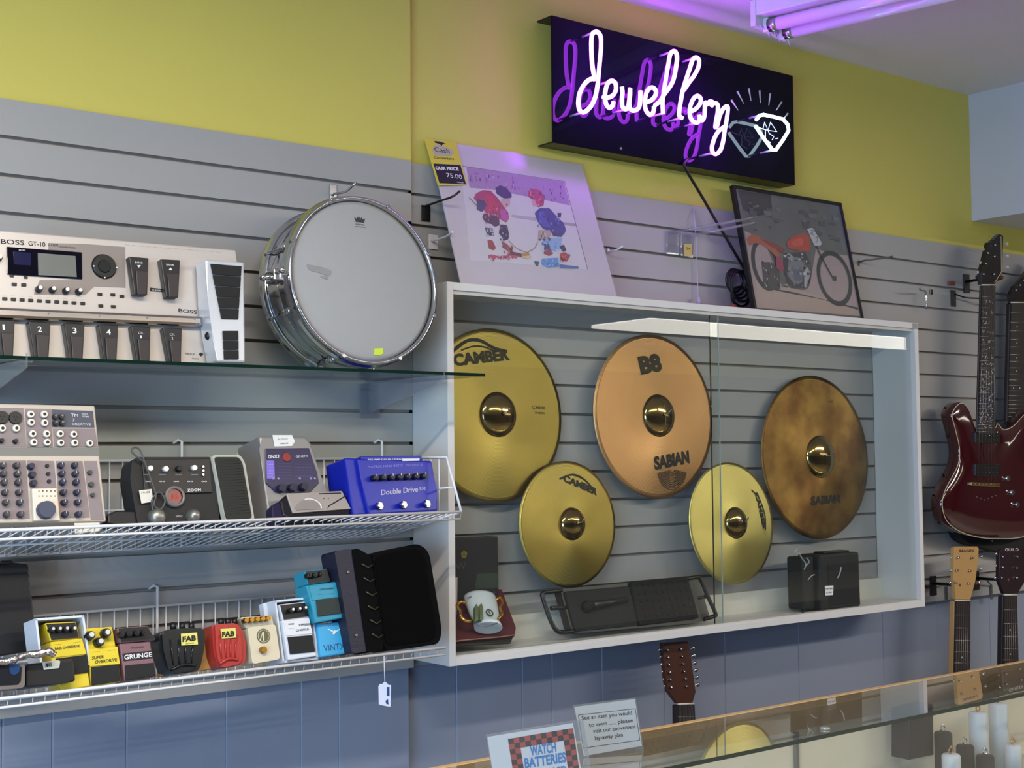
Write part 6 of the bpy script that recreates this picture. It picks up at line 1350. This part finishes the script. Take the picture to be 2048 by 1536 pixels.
ring_stand(1956, 1424, -0.790, .0225, M_WV, M_GOLD, 'tall white cylindrical ring stand, the left of the two tall ones', .1)
ring_stand(1996, 1406, -0.770, .0235, M_WV, M_GOLD, 'tallest white ring stand, right beneath the dark guitar neck', .1)
ring_stand(1902, 1508, -0.850, .0215, M_WV, M_GOLD, 'white ring stand at the bottom edge, in front of the black ones', .1)
ring_stand(2026, 1490, -0.830, .0200, M_WV, M_GOLD, 'short white ring stand at the far right', .1)
ring_stand(1886, 1464, -0.780, .021, M_BV, CH, 'black velvet ring stand farthest left', .1)
ring_stand(1930, 1490, -0.810, .021, M_BV, CH, 'black velvet ring stand in the middle of the black row', .1)
ring_stand(1970, 1510, -0.850, .021, M_BV, CH, 'black velvet ring stand nearest the glass', .1)
fr = Fr((W(1700, 1530, -.83).x, -.83, .7075)); b = B(fr, mat('cream_velvet', 'cfc8b8', rough=.8)); b.lathe([(0, .0), (.07, 0), (.074, .012), (.066, .024), (0, .026)], ax='z', seg=32); o_ = tag(b.obj('jewellery_tray'), 'round cream jewellery tray with a dark beaded chain at the bottom edge', 'tray')
b = B(fr, mat('dark_beads', '4a2028', rough=.3)); b.tube([(.06*math.cos(a), .06*math.sin(a), .027) for a in [2*math.pi*k/30 for k in range(30)]], .003, 6, closed=True); b.obj('beaded_chain', o_)

# ------------------------------------------------------------------ sign holders on the counter
def holder(O, lean, yaw, quad, name_label, build, foot=.06):
    fr = Fr(O, lean, yaw); t = thing('sign_holder', name_label, 'sign', fr, 'acrylic sign holders on the counter')
    b = B(fr, glass('sign_acrylic', 'f2f4f6', refl=1.2, haze=.10)); b.P(quad, -.0025, -.0010); b.obj('acrylic_front', t)
    b = B(fr, glass('sign_acrylic_back', 'f2f4f6', refl=1.2, haze=.10)); b.P(quad, .0008, .003); b.obj('acrylic_back', t)
    b = B(fr, glass('sign_acrylic_foot', 'eef0f4', refl=1.4, haze=.2)); u0, u1 = fr.uv(*quad[0])[0], fr.uv(*quad[1])[0]; v0 = min(fr.uv(*quad[0])[1], fr.uv(*quad[1])[1])
    b.box(u0, u1, 0, foot, v0, v0+.002); b.obj('foot', t)
    build(fr, t)
def watch(fr, t):
    b = B(fr, mat('white_sign_paper', 'ccd2d6', rough=.6)); b.P([(975, 1474), (1146, 1446), (1168, 1572), (994, 1598)], -.0008, .0006); p = b.obj('paper', t)
    M_K = mat('checker_black', '1e1416', rough=.6); M_RD = mat('checker_red', '8c3430', rough=.6)
    TL, TR, BR, BL = (1016, 1478), (1146, 1456), (1162, 1562), (1033, 1584)
    def bi(s_, v): 
        a = (TL[0]+(TR[0]-TL[0])*s_, TL[1]+(TR[1]-TL[1])*s_); c = (BL[0]+(BR[0]-BL[0])*s_, BL[1]+(BR[1]-BL[1])*s_); return (a[0]+(c[0]-a[0])*v, a[1]+(c[1]-a[1])*v)
    b = B(fr, M_RD); n = 12; mrows = 10
    for i in range(n):
        for j in range(mrows):
            if 2 <= i < n-2 and 2 <= j: continue
            b.m(M_RD if (i+j) % 2 else M_K); b.P([bi(i/n, j/mrows), bi((i+1)/n, j/mrows), bi((i+1)/n, (j+1)/mrows), bi(i/n, (j+1)/mrows)], -.0014, -.0008)
    b.obj('checker_border', p)
    M_B = mat('sign_blue', '2a6ca8', rough=.5)
    for body, a, c, h in (('WATCH', (1061, 1511), (1113, 1503), 19), ('BATTERIES', (1050, 1536), (1133, 1523), 19), ('INSTALLED', (1056, 1558), (1134, 1546), 15)):
        b = B(fr, M_B); b.T(body, a, c, h, -.0013, bold=.035); b.obj('lettering', p)
holder(Wz(990, 1600, CZ)+Vector((0, 0, .0008)), 8, -14, [(994, 1600), (1188, 1572), (1166, 1438), (972, 1470)], 'clear sign holder with the watch batteries notice, nearest the camera', watch)
def layaway(fr, t):
    b = B(fr, mat('white_sign_paper', 'ccd2d6')); b.P([(1149, 1414), (1270, 1398), (1284, 1492), (1168, 1512)], -.0008, .0006); p = b.obj('paper', t)
    b = B(fr, INK)
    for a, c in (((1156, 1430), (1270, 1417)), ((1270, 1417), (1279, 1480)), ((1279, 1480), (1180, 1494)), ((1156, 1430), (1166, 1496)), ((1166, 1496), (1180, 1494))):
        ua, va = fr.uv(*a); uc, vc = fr.uv(*c); b.tube([(ua, -.0012, va), (uc, -.0012, vc)], .0005, 4)
    b.obj('border_line', p)
    for body, a, c in (('See an item you would', (1164, 1440), (1264, 1429)), ('to own ..... please', (1178, 1454), (1266, 1444)), ('visit our convenient', (1186, 1466), (1272, 1456)), ('lay-away plan', (1190, 1480), (1246, 1473))):
        b = B(fr, INK); b.T(body, a, c, 8, -.0013, bold=.01); b.obj('lettering', p)
holder(Wz(1170, 1514, CZ)+Vector((0, 0, .0008)), 10, -14, [(1172, 1516), (1288, 1502), (1272, 1395), (1146, 1410)], 'smaller clear sign holder with the boxed lay-away notice', layaway, .05)
